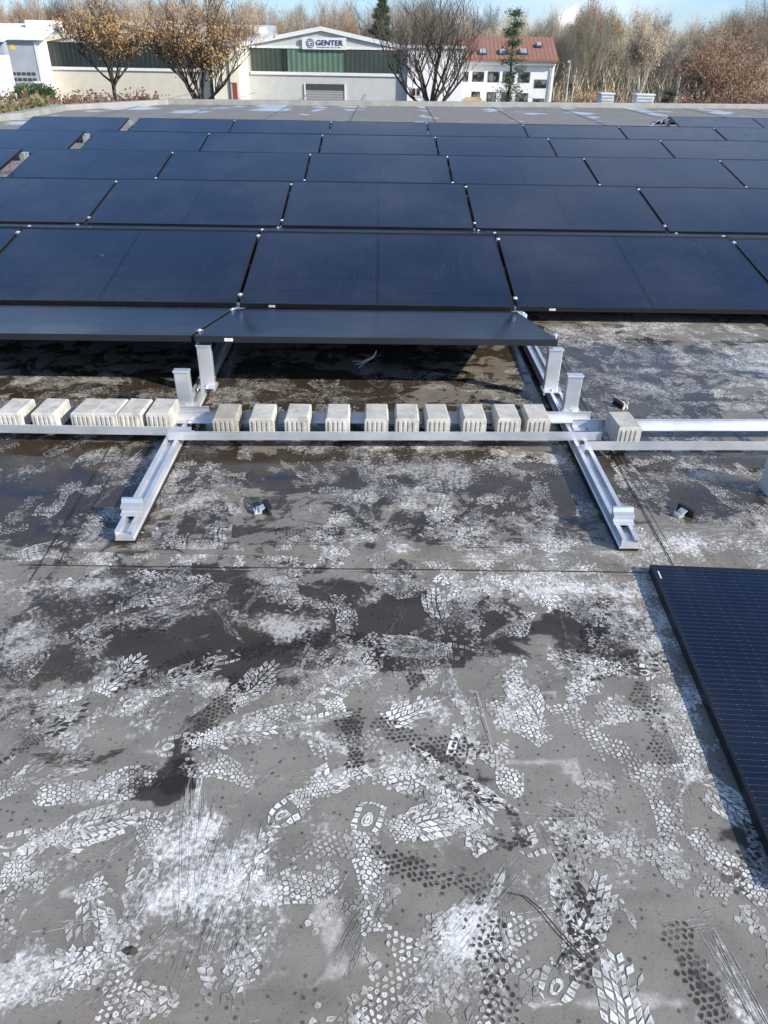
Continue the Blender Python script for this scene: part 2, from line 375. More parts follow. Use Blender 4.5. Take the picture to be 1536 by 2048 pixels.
for b in [(700, 1545, .050, .075, .9, -35), (655, 1825, .045, .085, 1.0, 20), (690, 1915, .10, .03, .8, 10), (120, 1800, .11, .022, .9, 12), (330, 1760, .08, .02, .7, 5),
          (1090, 1388, .20, .018, .6, 0), (1130, 1548, .20, .022, .8, -6), (1010, 1290, .35, .014, .5, 3), (380, 1495, .28, .014, .6, 5), (480, 1935, .22, .016, .5, 0),
          (560, 1430, .16, .02, .5, 8), (690, 1360, .13, .016, .5, 12), (1200, 2035, .35, .02, .7, 0), (1170, 1880, .15, .012, .5, 0), (600, 1585, .08, .02, .7, 0), (480, 1590, .09, .012, .6, 0),
          (1150, 1112, .7, .03, .55, 0), (330, 1100, .5, .03, .35, 0), (900, 1085, .8, .02, .4, 0), (700, 1160, .2, .014, .6, 20), (640, 1300, .5, .012, .5, 0),
          (240, 1140, .3, .012, .4, 0), (700, 1060, .5, .02, .3, 0), (560, 1275, .15, .012, .5, 30), (1100, 1000, .14, .05, .4, 0), (1480, 1065, .3, .04, .5, 0), (1400, 650, .9, .05, .4, 0), (1450, 690, .8, .04, .35, 0)]:
    blob('pale', *b)
for b in [(400, 1500, .07, .16, .7, -15), (760, 1255, .12, .02, .6, 10), (620, 1250, .10, .04, .6, 0), (880, 1350, .12, .03, .55, 5), (130, 1420, .14, .015, .8, 5), (60, 1240, .2, .03, .5, 20), (730, 1500, .12, .02, .6, -15), (960, 1560, .12, .03, .6, -35), (290, 1185, .16, .06, .75, 25), (350, 1565, .10, .045, .9, 20), (330, 1590, .12, .02, .6, 20), (735, 1430, .05, .035, .9, 0), (640, 1575, .08, .012, .9, 10), (740, 1575, .02, .012, .8, 0),
          (1160, 1780, .05, .13, .62, 10), (1150, 1850, .10, .04, .55, 0), (860, 1490, .12, .035, .6, -20), (1490, 1700, .07, .06, .7, 0), (1500, 1600, .05, .1, .4), (370, 1390, .12, .12, .4, 40),
          (1190, 1245, .16, .06, .5, 0), (1250, 1320, .14, .05, .5, 0), (1120, 1900, .10, .012, .6, -20), (130, 1600, .2, .02, .5, 0), (820, 1060, .4, .025, .5, 0), (560, 1065, .3, .03, .5, 0),
          (650, 1110, .5, .012, .5, 0), (990, 1920, .045, .10, .5, 5), (830, 1730, .12, .03, .55, -20), (1400, 1960, .05, .1, .6, 10), (1450, 905, .25, .03, .4), (230, 1350, .12, .02, .6, 20),
          (1000, 940, .2, .03, .4), (430, 1240, .1, .03, .4)]:
    blob('mud', *b)
for b in [(370, 1650, .09, .13, 1.0, 90), (370, 1760, .10, .14, .85, 80), (60, 1975, .17, .11, .95, 10), (235, 1345, .07, .09, .8, 0), (480, 1240, .13, .06, .8, 0), (590, 1255, .16, .07, .8, 10),
          (340, 1225, .22, .09, .85, 20), (170, 1160, .2, .05, .7, 10), (960, 1840, .05, .13, 1.0, -45), (930, 1930, .06, .16, .7, -40), (1385, 1555, .035, .12, .9, -50), (1010, 1245, .06, .07, .8, 0),
          (915, 1370, .035, .13, .9, 10), (1330, 1460, .06, .16, .5, 0), (1250, 1700, .2, .14, .55, 0), (1080, 1780, .12, .08, .55, 0), (520, 1730, .09, .11, .85, 0), (840, 1420, .09, .08, .7, 0),
          (650, 1480, .14, .05, .8, 10), (900, 1660, .20, .10, .55, 0), (740, 1200, .09, .07, .8), (300, 1420, .10, .16, .5, 0), (420, 1400, .25, .10, .45, 20), (600, 1640, .12, .08, .5),
          (1480, 1990, .05, .13, .9, 10), (40, 1290, .1, .1, .6), (450, 1850, .12, .16, .65, 75), (270, 1830, .09, .12, .6), (770, 1500, .16, .05, .6, -15), (1100, 1330, .16, .06, .45, 15),
          (1290, 1230, .2, .08, .6), (1160, 1170, .35, .05, .6), (60, 1740, .18, .12, .45), (400, 980, .35, .2, .7), (280, 905, .2, .14, .6), (900, 960, .35, .18, .55), (1350, 950, .35, .18, .65),
          (1480, 1090, .4, .08, .9), (1100, 950, .25, .15, .5), (560, 1080, .5, .05, .45), (880, 1110, .3, .05, .7), (760, 1000, .3, .1, .5), (1060, 915, .12, .06, .6), (470, 1020, .2, .1, .6),
          (1350, 760, .6, .3, .55), (1250, 700, .7, .25, .5), (1500, 720, .4, .3, .6), (1300, 660, .8, .15, .5), (500, 790, .5, .25, .5), (760, 770, .5, .25, .4), (130, 780, .6, .25, .55), (950, 760, .4, .2, .35),
          (60, 900, .4, .2, .5), (1180, 830, .2, .1, .3), (1430, 850, .4, .1, .4), (620, 900, .5, .1, .4), (820, 895, .3, .06, .5)]:
    b = list(b); b[4] *= (.55 if b[1] > 1150 else .42); blob('dust', *b)
# fields with no individual marks: broken chalk all over the trodden part
n1 = fbm(GX, GY, 2.6, 5, 4); tro = np.clip((12-GY)/4, 0, 1)
A['dust'] += np.clip((n1-0.52)*2.2, 0, 0.28)*tro*np.clip((GY-1.2)/0.6, 0.15, 1)
A['dust'] += 0.18*np.clip((fbm(GX, GY, 1.3, 8, 3)-0.5)*4, 0, 1)*(1-tro)
# ridge of the near membrane wrinkles
for yy, amp in ((1.62, .25), (1.33, .3), (1.02, .25), (0.78, .3), (0.62, .3), (3.0, .3), (3.9, .3)):
    wob = (fbm(GX, GY*0, 0.8, 77, 2)-0.5)*0.08
    A['pale'] += amp*np.exp(-((GY-yy-wob)/0.016)**2)*np.clip((fbm(GX, GY, 1.6, 41)-0.42)*5, 0, 1)
# far puddles: (x0,x1,y,half height px)
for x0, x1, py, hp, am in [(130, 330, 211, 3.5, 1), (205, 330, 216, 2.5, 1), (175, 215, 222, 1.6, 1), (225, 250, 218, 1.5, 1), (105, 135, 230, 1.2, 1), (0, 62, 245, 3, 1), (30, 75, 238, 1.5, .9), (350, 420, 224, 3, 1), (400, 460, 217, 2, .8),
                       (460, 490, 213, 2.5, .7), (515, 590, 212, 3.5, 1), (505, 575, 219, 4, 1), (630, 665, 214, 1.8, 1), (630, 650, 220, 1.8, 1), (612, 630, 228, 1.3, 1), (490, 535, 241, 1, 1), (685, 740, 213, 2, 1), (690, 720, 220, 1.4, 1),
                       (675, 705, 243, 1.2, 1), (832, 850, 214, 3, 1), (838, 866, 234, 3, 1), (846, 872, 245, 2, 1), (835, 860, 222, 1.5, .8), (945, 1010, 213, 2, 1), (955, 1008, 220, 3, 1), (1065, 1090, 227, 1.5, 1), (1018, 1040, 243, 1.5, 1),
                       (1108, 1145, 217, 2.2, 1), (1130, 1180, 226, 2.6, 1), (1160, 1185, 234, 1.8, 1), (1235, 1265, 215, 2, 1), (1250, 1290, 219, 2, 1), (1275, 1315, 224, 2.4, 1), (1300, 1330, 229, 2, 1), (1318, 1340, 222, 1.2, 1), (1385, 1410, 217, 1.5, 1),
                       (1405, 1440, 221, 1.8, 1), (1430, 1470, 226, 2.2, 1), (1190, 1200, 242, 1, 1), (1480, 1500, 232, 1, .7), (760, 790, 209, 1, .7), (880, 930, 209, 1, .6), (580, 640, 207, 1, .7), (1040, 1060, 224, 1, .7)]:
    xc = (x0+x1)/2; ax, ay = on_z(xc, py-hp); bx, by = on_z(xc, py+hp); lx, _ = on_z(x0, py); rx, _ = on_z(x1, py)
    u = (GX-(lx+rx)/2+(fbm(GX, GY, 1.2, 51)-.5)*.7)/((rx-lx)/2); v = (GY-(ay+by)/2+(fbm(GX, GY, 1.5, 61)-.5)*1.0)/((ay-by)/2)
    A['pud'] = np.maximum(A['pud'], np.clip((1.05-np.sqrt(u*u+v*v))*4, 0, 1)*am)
# a few wet mirrors in the near field
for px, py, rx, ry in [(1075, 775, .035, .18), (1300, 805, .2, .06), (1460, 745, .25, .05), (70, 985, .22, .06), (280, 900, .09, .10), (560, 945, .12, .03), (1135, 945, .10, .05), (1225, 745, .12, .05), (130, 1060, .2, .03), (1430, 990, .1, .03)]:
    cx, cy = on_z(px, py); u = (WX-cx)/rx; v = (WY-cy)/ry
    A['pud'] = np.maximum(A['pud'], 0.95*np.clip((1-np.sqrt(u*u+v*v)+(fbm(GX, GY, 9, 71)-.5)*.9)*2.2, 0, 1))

NV = GX.size
RV = np.stack([GX.ravel(), GY.ravel(), np.zeros(NV)], 1)
ny, nx = GX.shape
idx = np.arange(NV).reshape(ny, nx)
quads = np.stack([idx[:-1, :-1], idx[:-1, 1:], idx[1:, 1:], idx[1:, :-1]], -1).reshape(-1, 4)
# drop collapsed cells left of the chamfer / beyond the far edge
ar = np.abs((RV[quads[:, 1], 0]-RV[quads[:, 0], 0]))*np.abs((RV[quads[:, 3], 1]-RV[quads[:, 0], 1]))
ar2 = np.abs((RV[quads[:, 2], 0]-RV[quads[:, 3], 0]))
quads = quads[(ar > 1e-7) | (ar2 > 1e-4)]
quads = quads[np.abs(RV[quads[:, 3], 1]-RV[quads[:, 0], 1])+np.abs(RV[quads[:, 2], 1]-RV[quads[:, 1], 1]) > 1e-4]

# printed marks, drawn as thin polygons of crust lying on the felt
PV = []; PF = []; PC = []; PR = []; PS = []; PM = {}
def sampler(kind):
    a = A[kind]
    def f(x, y):
        j = np.clip(np.searchsorted(xs, x), 0, nx-1); i = np.clip(np.searchsorted(ys, y), 0, ny-1); return a[i, j]
    return f
s_wet, s_mud = sampler('wet'), sampler('mud')
_zr = random.Random(1)
def warp(x, y):
    return (x+.0018*math.sin(y*61+x*23)+.0008*math.sin(y*173+1)+.0012*math.sin(x*211+y*97), y+.0018*math.sin(x*57-y*19+2)+.0008*math.sin(x*151+3)+.0012*math.sin(y*233-x*71))
def poly(pts, z, ch, seam=0.0, rimv=1.0, center=True, rimc=0.0):
    z = _zr.uniform(.0002, .0012); pts = [warp(p[0], p[1]) for p in pts]
    o = len(PV); n = len(pts)
    if DARK[0]: ch = 0.0
    cx = sum(p[0] for p in pts)/n; cy = sum(p[1] for p in pts)/n; md = DARK[0]
    mr = sum(math.hypot(p[0]-cx, p[1]-cy) for p in pts)/n; g = 1+.0011/max(mr, .002)*.55; h = 1-.0011/max(mr, .002)*.6
    def put(x, y, c, r, m_):
        if m_: PM[len(PV)] = m_
        PV.append((x, y, z)); PC.append(c); PR.append(r); PS.append(seam)
    for p in pts: put(cx+(p[0]-cx)*g, cy+(p[1]-cy)*g, 0.0, rimv, 0)
    for p in pts: put(cx+(p[0]-cx)*h, cy+(p[1]-cy)*h, ch, rimv, md)
    put(cx, cy, ch, rimc, md)
    for i in range(n):
        k = (i+1) % n
        PF.append((o+i, o+k, o+n+k, o+n+i)); PF.append((o+n+i, o+n+k, o+2*n))
ZL = [0.0004]
def nextz():
    ZL[0] += 0.0000045; return ZL[0]

DARK = [0.0]
def halfw(v):
    return np.interp(v, [0, .008, .03, .07, .12, .17, .21, .25, .28, .297, .302], [.004, .022, .034, .035, .029, .040, .049, .047, .035, .014, .0])
def axis(v, m): return m*0.010*math.sin((v-0.05)*9.0)
def stamp(px, py, head, typ='A', v0=0.0, v1=0.31, inten=0.9, m=1, seed=0, cx=None, thin=0.0, sc=1.0, smear=0.0):
    rd = random.Random(seed*7919+13)
    if cx is None: cx, cy = on_z(px, py)
    else: cx, cy = px, py
    a = R(head); ca, sa = math.cos(a), math.sin(a); vm = (v0+min(v1, .30))/2
    z = nextz()
    if typ == 'H': thin = -9
    ph1, ph2 = rd.uniform(0, 9), rd.uniform(0, 9)
    def T(u, v):
        u2 = u+axis(v, m); vv = (v-vm)*sc; uu = u2*sc
        vv += smear*0.012*math.sin(uu*70+ph1)
        return (cx+ca*vv+sa*uu, cy+sa*vv-ca*uu)
    def put(cell, jit=0.0008, lim=1.0):
        cu = sum(c[0] for c in cell)/len(cell); cv = sum(c[1] for c in cell)/len(cell)
        if cv < v0 or cv > v1: return
        if abs(cu) > halfw(cv)*lim: return
        keep = 0.5+0.35*math.sin(cu*60+ph1)+0.35*math.sin(cv*38+ph2)+rd.uniform(-.25, .25)
        if keep < thin: return
        it = inten*min(1.0, 0.55+0.5*keep)*rd.uniform(.75, 1.0)
        pts = [T(c[0]+rd.uniform(-jit, jit), c[1]+rd.uniform(-jit, jit)) for c in cell]
        poly(pts, z, it, rimc=rd.choice((rd.uniform(0.0, .6), rd.uniform(.5, 1.0))))
    def shrink(cell, k):
        cu = sum(c[0] for c in cell)/len(cell); cv = sum(c[1] for c in cell)/len(cell)
        return [(cu+(c[0]-cu)*k, cv+(c[1]-cv)*k) for c in cell]
    def hexes(va, vb, r=0.0052, lim=0.72, jit=0.0008, k=.82, umax=9, umin=-1):
        i = 0; v = va
        while v < vb:
            u = -0.06+(i % 2)*r*0.92
            while u < 0.06:
                if umin <= abs(u) <= umax:
                    put([(u+r*k*math.sin(t*math.pi/3)+rd.uniform(-jit, jit), v+r*k*math.cos(t*math.pi/3)+rd.uniform(-jit, jit)) for t in range(6)], jit, lim)
                u += r*1.84
            v += r*1.6; i += 1
    def chev(va, vb, da=0.0165, db=0.019, lim=.98, slope=0.85, amax=.06):
        b = va-0.06
        while b < vb+0.02:
            k = 0; a0 = 0.0015
            while a0 < min(.055, amax):
                a1 = a0+da*(1 if k else .8)
                for sg in (-1, 1):
                    off = (db*0.5 if (k % 2) else 0)
                    q4 = [(sg*a0, b+off+a0*slope), (sg*a1, b+off+a1*slope), (sg*a1, b+off+a1*slope+db), (sg*a0, b+off+a0*slope+db*(.9))]
                    q4 = shrink(q4, .80)
                    cv = sum(c[1] for c in q4)/4
                    if va <= cv <= vb: put(q4, .0010, lim)
                a0 = a1; k += 1
            b += db
    def rimblocks(va, vb, w=.23, st=.0145):
        v = va
        while v < vb:
            for sg in (-1, 1):
                h0, h1 = float(halfw(v+.001)), float(halfw(v+st-.001))
                q4 = [(sg*h0*(1-w), v+.001), (sg*h0*.99, v+.001), (sg*h1*.99, v+st-.002), (sg*h1*(1-w), v+st-.002)]
                put(shrink(q4, .9), .0006, 1.05)
            v += st
    def ring(cv, ru=.013, rv=.020, w=.35, n=14, frac=1.0):
        for i in range(int(n*frac)):
            t0 = 2*math.pi*i/n; t1 = 2*math.pi*(i+1)/n
            q4 = [(ru*math.cos(t0), cv+rv*math.sin(t0)), (ru*math.cos(t1), cv+rv*math.sin(t1)), (ru*(1-w)*math.cos(t1), cv+rv*(1-w)*math.sin(t1)), (ru*(1-w)*math.cos(t0), cv+rv*(1-w)*math.sin(t0))]
            put(q4, .0002, 2)
    def ell(cv, ru, rv): put([(ru*math.cos(t*math.pi/5), cv+rv*math.sin(t*math.pi/5)) for t in range(10)], .0004, 2)
    if typ == 'A':
        chev(.145, .30); hexes(.088, .15, .0056, .95)
        rimblocks(.0, .088, .40, .0155); ring(.043); ell(.043, .0065, .012)
    elif typ == 'B':
        hexes(.015, .285, .0068, .74); rimblocks(.0, .30, .22)
    elif typ == 'C':
        hexes(.0, .30, .0080, 1.0, .0022, .86)
    elif typ == 'D':
        chev(.17, .30, amax=.033); hexes(.10, .30, .0060, 1.0, .0006, .8, umin=.030); hexes(.075, .17, .0052, .9)
        rimblocks(0, .075, .45, .017); ring(.035, .011, .017, .45)
    elif typ == 'H':
        put([(-.011, .012), (.011, .012), (.011, .060), (.006, .072), (-.006, .072), (-.011, .060)], .001, 2)
        for sg in (-1, 1):
            for q4 in ([(sg*.014, .006), (sg*.034, .003), (sg*.036, .026), (sg*.014, .028)], [(sg*.014, .030), (sg*.036, .028), (sg*.034, .058), (sg*.014, .055)], [(sg*.012, .066), (sg*.033, .062), (sg*.027, .100), (sg*.004, .086)]):
                put(q4, .001, 2)
        hexes(.09, .16, .006, .9); chev(.17, .3)
    elif typ == 'X':        # round lugs
        hexes(.01, .29, .0078, .93, .0009, .64)

def scrape(px, py, ang, L, w, n, inten=.8, seed=0, curve=0.0, world=False, tr=(.0003, .0013)):
    rd = random.Random(seed+501); cx, cy = (px, py) if world else on_z(px, py); a = R(ang)
    for i in range(n):
        off = rd.uniform(-w, w)*rd.uniform(.4, 1); l = L*rd.uniform(.12, .7); st = rd.uniform(-L/2, L/2-l*0.6); tw = rd.uniform(*tr); z = _zr.uniform(.0002, .0012); wa = rd.uniform(.0004, .003); wf = rd.uniform(15, 60); wp = rd.uniform(0, 6)
        K = 9; o = len(PV)
        for j in range(K+1):
            t = j/K; s_ = st+l*t-L*0.1; c = curve*(s_/L)**2*L+wa*math.sin(s_*wf+wp)
            wd = tw*math.sin(math.pi*min(max(t, .04), .96))**.6
            for sg in (-1, 1):
                u = off+c+sg*wd+rd.uniform(-.0004, .0004)
                PV.append((cx+math.cos(a)*s_-math.sin(a)*u, cy+math.sin(a)*s_+math.cos(a)*u, z)); PC.append(inten*rd.uniform(.35, .9)); PR.append(rd.uniform(.2, .9)); PS.append(0)
            if j: PF.append((o+2*j-2, o+2*j, o+2*j+1, o+2*j-1))

MAIN = [(880, 1205, 92, 'A', .15, .31, .95), (1085, 1180, -75, 'A', .10, .31, .95), (935, 1160, 160, 'C', .0, .20, .9), (1000, 1170, -60, 'C', .1, .3, .85), (1155, 1175, 120, 'C', .0, .2, .95),
        (1230, 1250, 150, 'C', 0, .3, .8), (1205, 1330, 165, 'D', 0, .3, .9), (850, 1300, 175, 'D', 0, .3, .9), (1040, 1250, 60, 'B', .0, .14, .9), (240, 1345, 65, 'A', .13, .31, 1), (125, 1390, 15, 'A', 0, .09, 1),
        (440, 1315, 25, 'A', 0, .09, .95), (300, 1200, 20, 'D', .05, .3, .85), (150, 1270, 30, 'C', 0, .25, .7), (180, 1180, 10, 'C', 0, .2, .8), (690, 1230, 100, 'B', 0, .2, .9), (800, 1170, 30, 'C', .0, .2, .7),
        (500, 1370, 60, 'D', .1, .3, .9), (340, 1370, 35, 'D', 0, .3, .85), (635, 1415, 20, 'A', 0, .14, .95), (560, 1440, 10, 'B', .1, .3, .7), (710, 1340, 60, 'D', .05, .3, .8), (830, 1430, 25, 'A', .14, .31, 1),
        (925, 1490, 83, 'H', 0, .11, .9), (1065, 1405, 105, 'A', .12, .31, .95), (1030, 1440, 130, 'B', .1, .3, .8), (1190, 1480, -55, 'X', 0, .3, .75), (1350, 1440, 90, 'B', 0, .3, .75), (1400, 1390, 20, 'C', 0, .25, .85),
        (1430, 1580, -50, 'D', .1, .3, .85), (1340, 1620, 80, 'B', 0, .3, .65), (735, 1640, 75, 'A', 0, .09, 1), (860, 1650, 15, 'D', .1, .3, .9), (920, 1630, 120, 'C', .05, .25, .8), (1020, 1565, 75, 'B', .0, .09, .9),
        (500, 1720, 85, 'C', 0, .12, 1), (610, 1600, 40, 'D', 0, .2, .9), (620, 1690, 10, 'X', 0, .2, .5), (60, 1730, 40, 'D', .05, .3, .85), (200, 1570, 15, 'B', 0, .3, .85), (60, 1560, 30, 'A', 0, .3, .6),
        (130, 1660, 20, 'D', 0, .3, .8), (430, 1480, 10, 'D', 0, .3, .8), (440, 1540, 165, 'B', .05, .25, .75), (70, 1420, 15, 'A', 0, .3, .6), (190, 1830, -65, 'A', .1, .26, .7), (230, 1945, -70, 'X', 0, .22, .85), (60, 1960, 20, 'C', 0, .3, .8),
        (1035, 1885, 60, 'X', .0, .10, .95), (1235, 1995, 85, 'A', .14, .31, .9), (500, 1900, 80, 'X', .02, .14, .75), (600, 1760, 15, 'B', .1, .3, .75), (760, 2000, 60, 'X', 0, .25, .8), (740, 1760, 100, 'B', .02, .25, .8),
        (1060, 1685, 20, 'A', 0, .075, .7), (1130, 1720, 85, 'X', 0, .22, .7), (1130, 1790, 70, 'A', 0, .1, .8), (1150, 1870, 60, 'D', 0, .3, .75), (1230, 1700, -20, 'C', 0, .3, .6), (1390, 1760, -25, 'A', 0, .15, .6), (1180, 1640, 60, 'C', 0, .3, .4),
        (980, 1980, 80, 'X', 0, .25, .7), (860, 1960, 60, 'C', 0, .3, .6), (1480, 1740, -50, 'B', 0, .25, .75), (30, 1820, 70, 'B', 0, .2, .6), (290, 1700, 100, 'D', 0, .2, .7), (780, 1560, -15, 'C', 0, .25, .8), (900, 1560, -40, 'D', 0, .3, .85),
        (30, 1370, 80, 'B', 0, .3, .7), (700, 1300, 30, 'B', 0, .2, .7), (600, 1200, 150, 'C', 0, .25, .8), (1320, 1290, 170, 'C', 0, .3, .75), (1290, 1180, 10, 'C', .1, .3, .7), (1420, 1340, 100, 'D', 0, .3, .7), (400, 1190, 30, 'C', .1, .3, .7), (40, 1110, 30, 'D', 0, .3, .8)]
for i, p in enumerate(MAIN):
    stamp(*p[:6], min(1.15, p[6]*1.12), m=(1 if i % 2 else -1), seed=i, thin=.05, smear=(i % 3)*.3)
DARK[0] = .66
for i, p in enumerate([(850, 1480, -20, 'X', 0, .3, 1), (900, 1500, 10, 'X', .05, .25, 1), (1135, 1720, 85, 'X', 0, .3, 1), (1160, 1860, 70, 'C', .05, .25, 1), (985, 1950, 100, 'X', 0, .25, 1), (870, 1745, -15, 'X', 0, .3, 1), (1240, 1330, 20, 'D', 0, .3, 1),
                       (1190, 1250, 60, 'C', 0, .3, 1), (430, 1420, 70, 'B', 0, .3, 1), (60, 1470, 50, 'D', 0, .3, 1), (610, 1065, 5, 'X', 0, .3, 1), (880, 1060, 0, 'X', 0, .3, 1), (240, 1260, 20, 'C', 0, .3, 1), (560, 1290, 20, 'C', 0, .3, 1),
                       (1380, 1940, 100, 'X', .1, .3, 1), (1490, 1710, 60, 'C', 0, .2, 1), (700, 1480, 100, 'B', 0, .2, 1), (960, 1600, -50, 'C', 0, .3, 1), (1300, 1440, 90, 'X', 0, .3, 1), (330, 1340, 30, 'C', 0, .3, 1), (760, 1320, 140, 'C', 0, .3, 1)]):
    stamp(*p, m=1, seed=600+i, thin=.25)
DARK[0] = 0.0
rd = random.Random(5)
def rnd_prints(n, x0, x1, y0, y1, lo, hi, thin, types='BCDCXCCB'):
    for i in range(n):
        x = rd.uniform(x0, x1); y = rd.uniform(y0, y1)
        va = rd.choice([0, 0, .1, .15]); vb = rd.choice([.31, .31, .2, .12]) if va < .1 else .31
        stamp(x, y, rd.choice([80, 95, 110, 60, 20, 160, -80, -100, 10, 190])+rd.uniform(-20, 20), rd.choice(types), va, vb, rd.uniform(lo, hi), m=rd.choice((-1, 1)), seed=1000+rd.randrange(99999), cx=1, thin=rd.uniform(*thin), smear=rd.uniform(0, 1))
rnd_prints(26, -1.1, .9, .55, 1.35, .35, .7, (.35, .65))
rnd_prints(44, -1.3, 1.0, 1.3, 1.95, .45, .85, (.15, .5))
rnd_prints(190, -1.7, 2.2, 1.9, 2.85, .5, .95, (.05, .5))
rnd_prints(110, -2.3, .9, 2.9, 3.9, .5, .85, (.0, .45), 'BCDC')
rnd_prints(210, .9, 3.1, 2.9, 4.7, .55, .95, (.0, .4), 'BCDC')
for i, s_ in enumerate([(380, 1700, 100, .42, .035, 34, .95), (420, 1800, 83, .40, .05, 40, .8), (500, 1760, 84, .36, .012, 16, .7), (930, 1860, 50, .42, .03, 44, .9), (870, 1920, 52, .40, .03, 26, .8), (740, 1850, 68, .26, .012, 18, .6),
                        (905, 1370, 100, .22, .014, 22, .95), (610, 1340, 62, .20, .012, 18, .6), (1380, 1550, 45, .24, .012, 24, .95), (1110, 1350, 25, .26, .03, 26, .6), (1345, 1500, 90, .34, .012, 18, .6), (570, 1250, 15, .2, .035, 34, .9),
                        (640, 1440, 14, .24, .02, 30, .9), (455, 1250, 120, .13, .016, 20, .9), (1490, 1990, 100, .26, .022, 30, .95), (300, 1770, 75, .2, .04, 26, .7), (700, 1870, 65, .16, .012, 14, .6), (120, 1340, 40, .3, .02, 20, .5),
                        (270, 1560, 55, .26, .02, 22, .6), (260, 1940, 50, .25, .03, 30, .7), (790, 1240, 75, .16, .02, 18, .6), (1000, 1270, 35, .15, .012, 18, .8), (830, 1010, 60, .2, .03, 26, .9), (520, 1150, 20, .3, .03, 24, .7), (230, 970, 75, .5, .03, 36, .7),
                        (1200, 1190, 20, .3, .03, 24, .7), (930, 1000, 10, .5, .05, 24, .5), (1400, 1050, 5, .5, .05, 34, .8), (1290, 690, 20, .5, .06, 24, .6), (170, 1160, 15, .4, .03, 24, .7), (60, 1470, 60, .3, .02, 16, .6)]):
    s_ = (s_[0], s_[1], s_[2], s_[3]*.8, s_[4], int(s_[5]*1.7), s_[6])
    scrape(*s_, seed=i, curve=rd.uniform(-.06, .06))
for i in range(80):
    yy = rd.uniform(.55, 4.4) if i % 3 else rd.uniform(.6, 1.9); xx = rd.uniform(-.62*yy-.3, .62*yy+.3)
    if yy > 2.95 and xx < .9: continue
    scrape(xx, yy, rd.choice([80, 100, 60, 20, 0, 170])+rd.uniform(-15, 15), rd.uniform(.05, .22), rd.uniform(.006, .03), rd.randrange(10, 30), rd.uniform(.5, .95), seed=900+i, curve=rd.uniform(-.1, .1), world=True)
for i, s_ in enumerate([(905, 1355, 99, .20, .006, 9, 1), (930, 1420, 95, .12, .010, 9, 1), (380, 1640, 96, .22, .030, 22, 1), (395, 1690, 88, .20, .026, 14, .95), (960, 1830, 50, .26, .016, 16, 1), (1390, 1550, 45, .18, .010, 10, 1), (1000, 1262, 40, .12, .014, 9, 1),
                        (590, 1255, 8, .16, .022, 12, 1), (465, 1262, 125, .12, .010, 7, 1), (640, 1440, 14, .20, .014, 10, .95), (240, 1345, 66, .13, .018, 10, 1), (60, 1975, 20, .24, .05, 18, .95), (1485, 1990, 98, .20, .014, 9, 1), (520, 1700, 95, .14, .022, 10, .9),
                        (330, 1225, 25, .30, .04, 16, .9), (740, 1195, 120, .10, .02, 8, .9), (830, 1010, 62, .14, .02, 10, .95), (250, 935, 78, .34, .02, 10, .9), (870, 1400, 30, .14, .02, 8, .8), (1470, 1075, 10, .4, .05, 16, .9), (950, 1090, 4, .4, .03, 10, .7)]):
    scrape(*s_, seed=1700+i, curve=rd.uniform(-.12, .12), tr=(.0016, .0048))
# membrane laps
def seamline(p, q, w=.003, ch=0.0, sm=1.0, wob=.002, zz=None):
    (x0, y0), (x1, y1) = p, q; L = math.hypot(x1-x0, y1-y0); n = max(4, int(L/.06)); dx, dy = (x1-x0)/L, (y1-y0)/L; o = len(PV); z = nextz() if zz is None else zz
    for j in range(n+1):
        t = j/n; k = (random.random()-.5)*wob
        for sg in (-1, 1):
            ww = w*(0.55+0.6*random.random())
            PV.append((x0+(x1-x0)*t-dy*(sg*ww+k), y0+(y1-y0)*t+dx*(sg*ww+k), z)); PC.append(ch); PR.append(1); PS.append(sm)
        if j: PF.append((o+2*j-2, o+2*j, o+2*j+1, o+2*j-1))
seamline(on_z(40, 1131), on_z(1360, 1147), .0026)
seamline(on_z(60, 1135), on_z(1300, 1151), .0012, .5, 0)
seamline(on_z(770, 1112), on_z(1290, 1124), .036, 0, 0, .012, .0014); seamline(on_z(120, 1100), on_z(640, 1108), .016, 0, 0, .012, .0014)
seamline(on_z(500, 1088), on_z(1300, 1101), .0012, .35, .3)
seamline(on_z(222, 893), on_z(60, 1165), .0028, 0, .8); seamline(on_z(258, 893), on_z(110, 1140), .0012, 0, .6)
sx = on_z(1235, 935)[0]
seamline((sx, 2.0), (sx+.02, 4.6), .0028); seamline((sx+.03, 2.1), (sx+.05, 4.6), .002, .4, .4)
for X in np.arange(-15, 26, 1.98):
    seamline((X+.4, 14.2), (X+.4+.2, 31), .016, 0, .55, .02); seamline((X+.46, 14.2), (X+.66, 31), .02, .25, 0, .02)

rv = np.concatenate([RV, np.array(PV)]); nP = len(PV)
me = bpy.data.meshes.new('flat_roof')
faces = [tuple(f) for f in quads.tolist()]+[tuple(i+NV for i in f) for f in PF]
# keep marks that would fall outside the felt from appearing
me.from_pydata(rv.tolist(), [], faces)
PVx = np.array(PV); jx = np.clip(np.searchsorted(xs, PVx[:, 0]), 0, nx-1); iy = np.clip(np.searchsorted(ys, PVx[:, 1]), 0, ny-1)
under = lambda k: A[k][iy, jx]
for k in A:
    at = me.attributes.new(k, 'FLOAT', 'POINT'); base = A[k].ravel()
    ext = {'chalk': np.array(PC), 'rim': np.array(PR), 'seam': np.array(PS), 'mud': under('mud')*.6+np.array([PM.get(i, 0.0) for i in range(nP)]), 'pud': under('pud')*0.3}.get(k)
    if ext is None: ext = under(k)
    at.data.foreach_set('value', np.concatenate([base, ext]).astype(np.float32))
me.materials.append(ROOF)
roof = bpy.data.objects.new('flat_roof', me); COL.objects.link(roof); tag(roof, kind='structure')

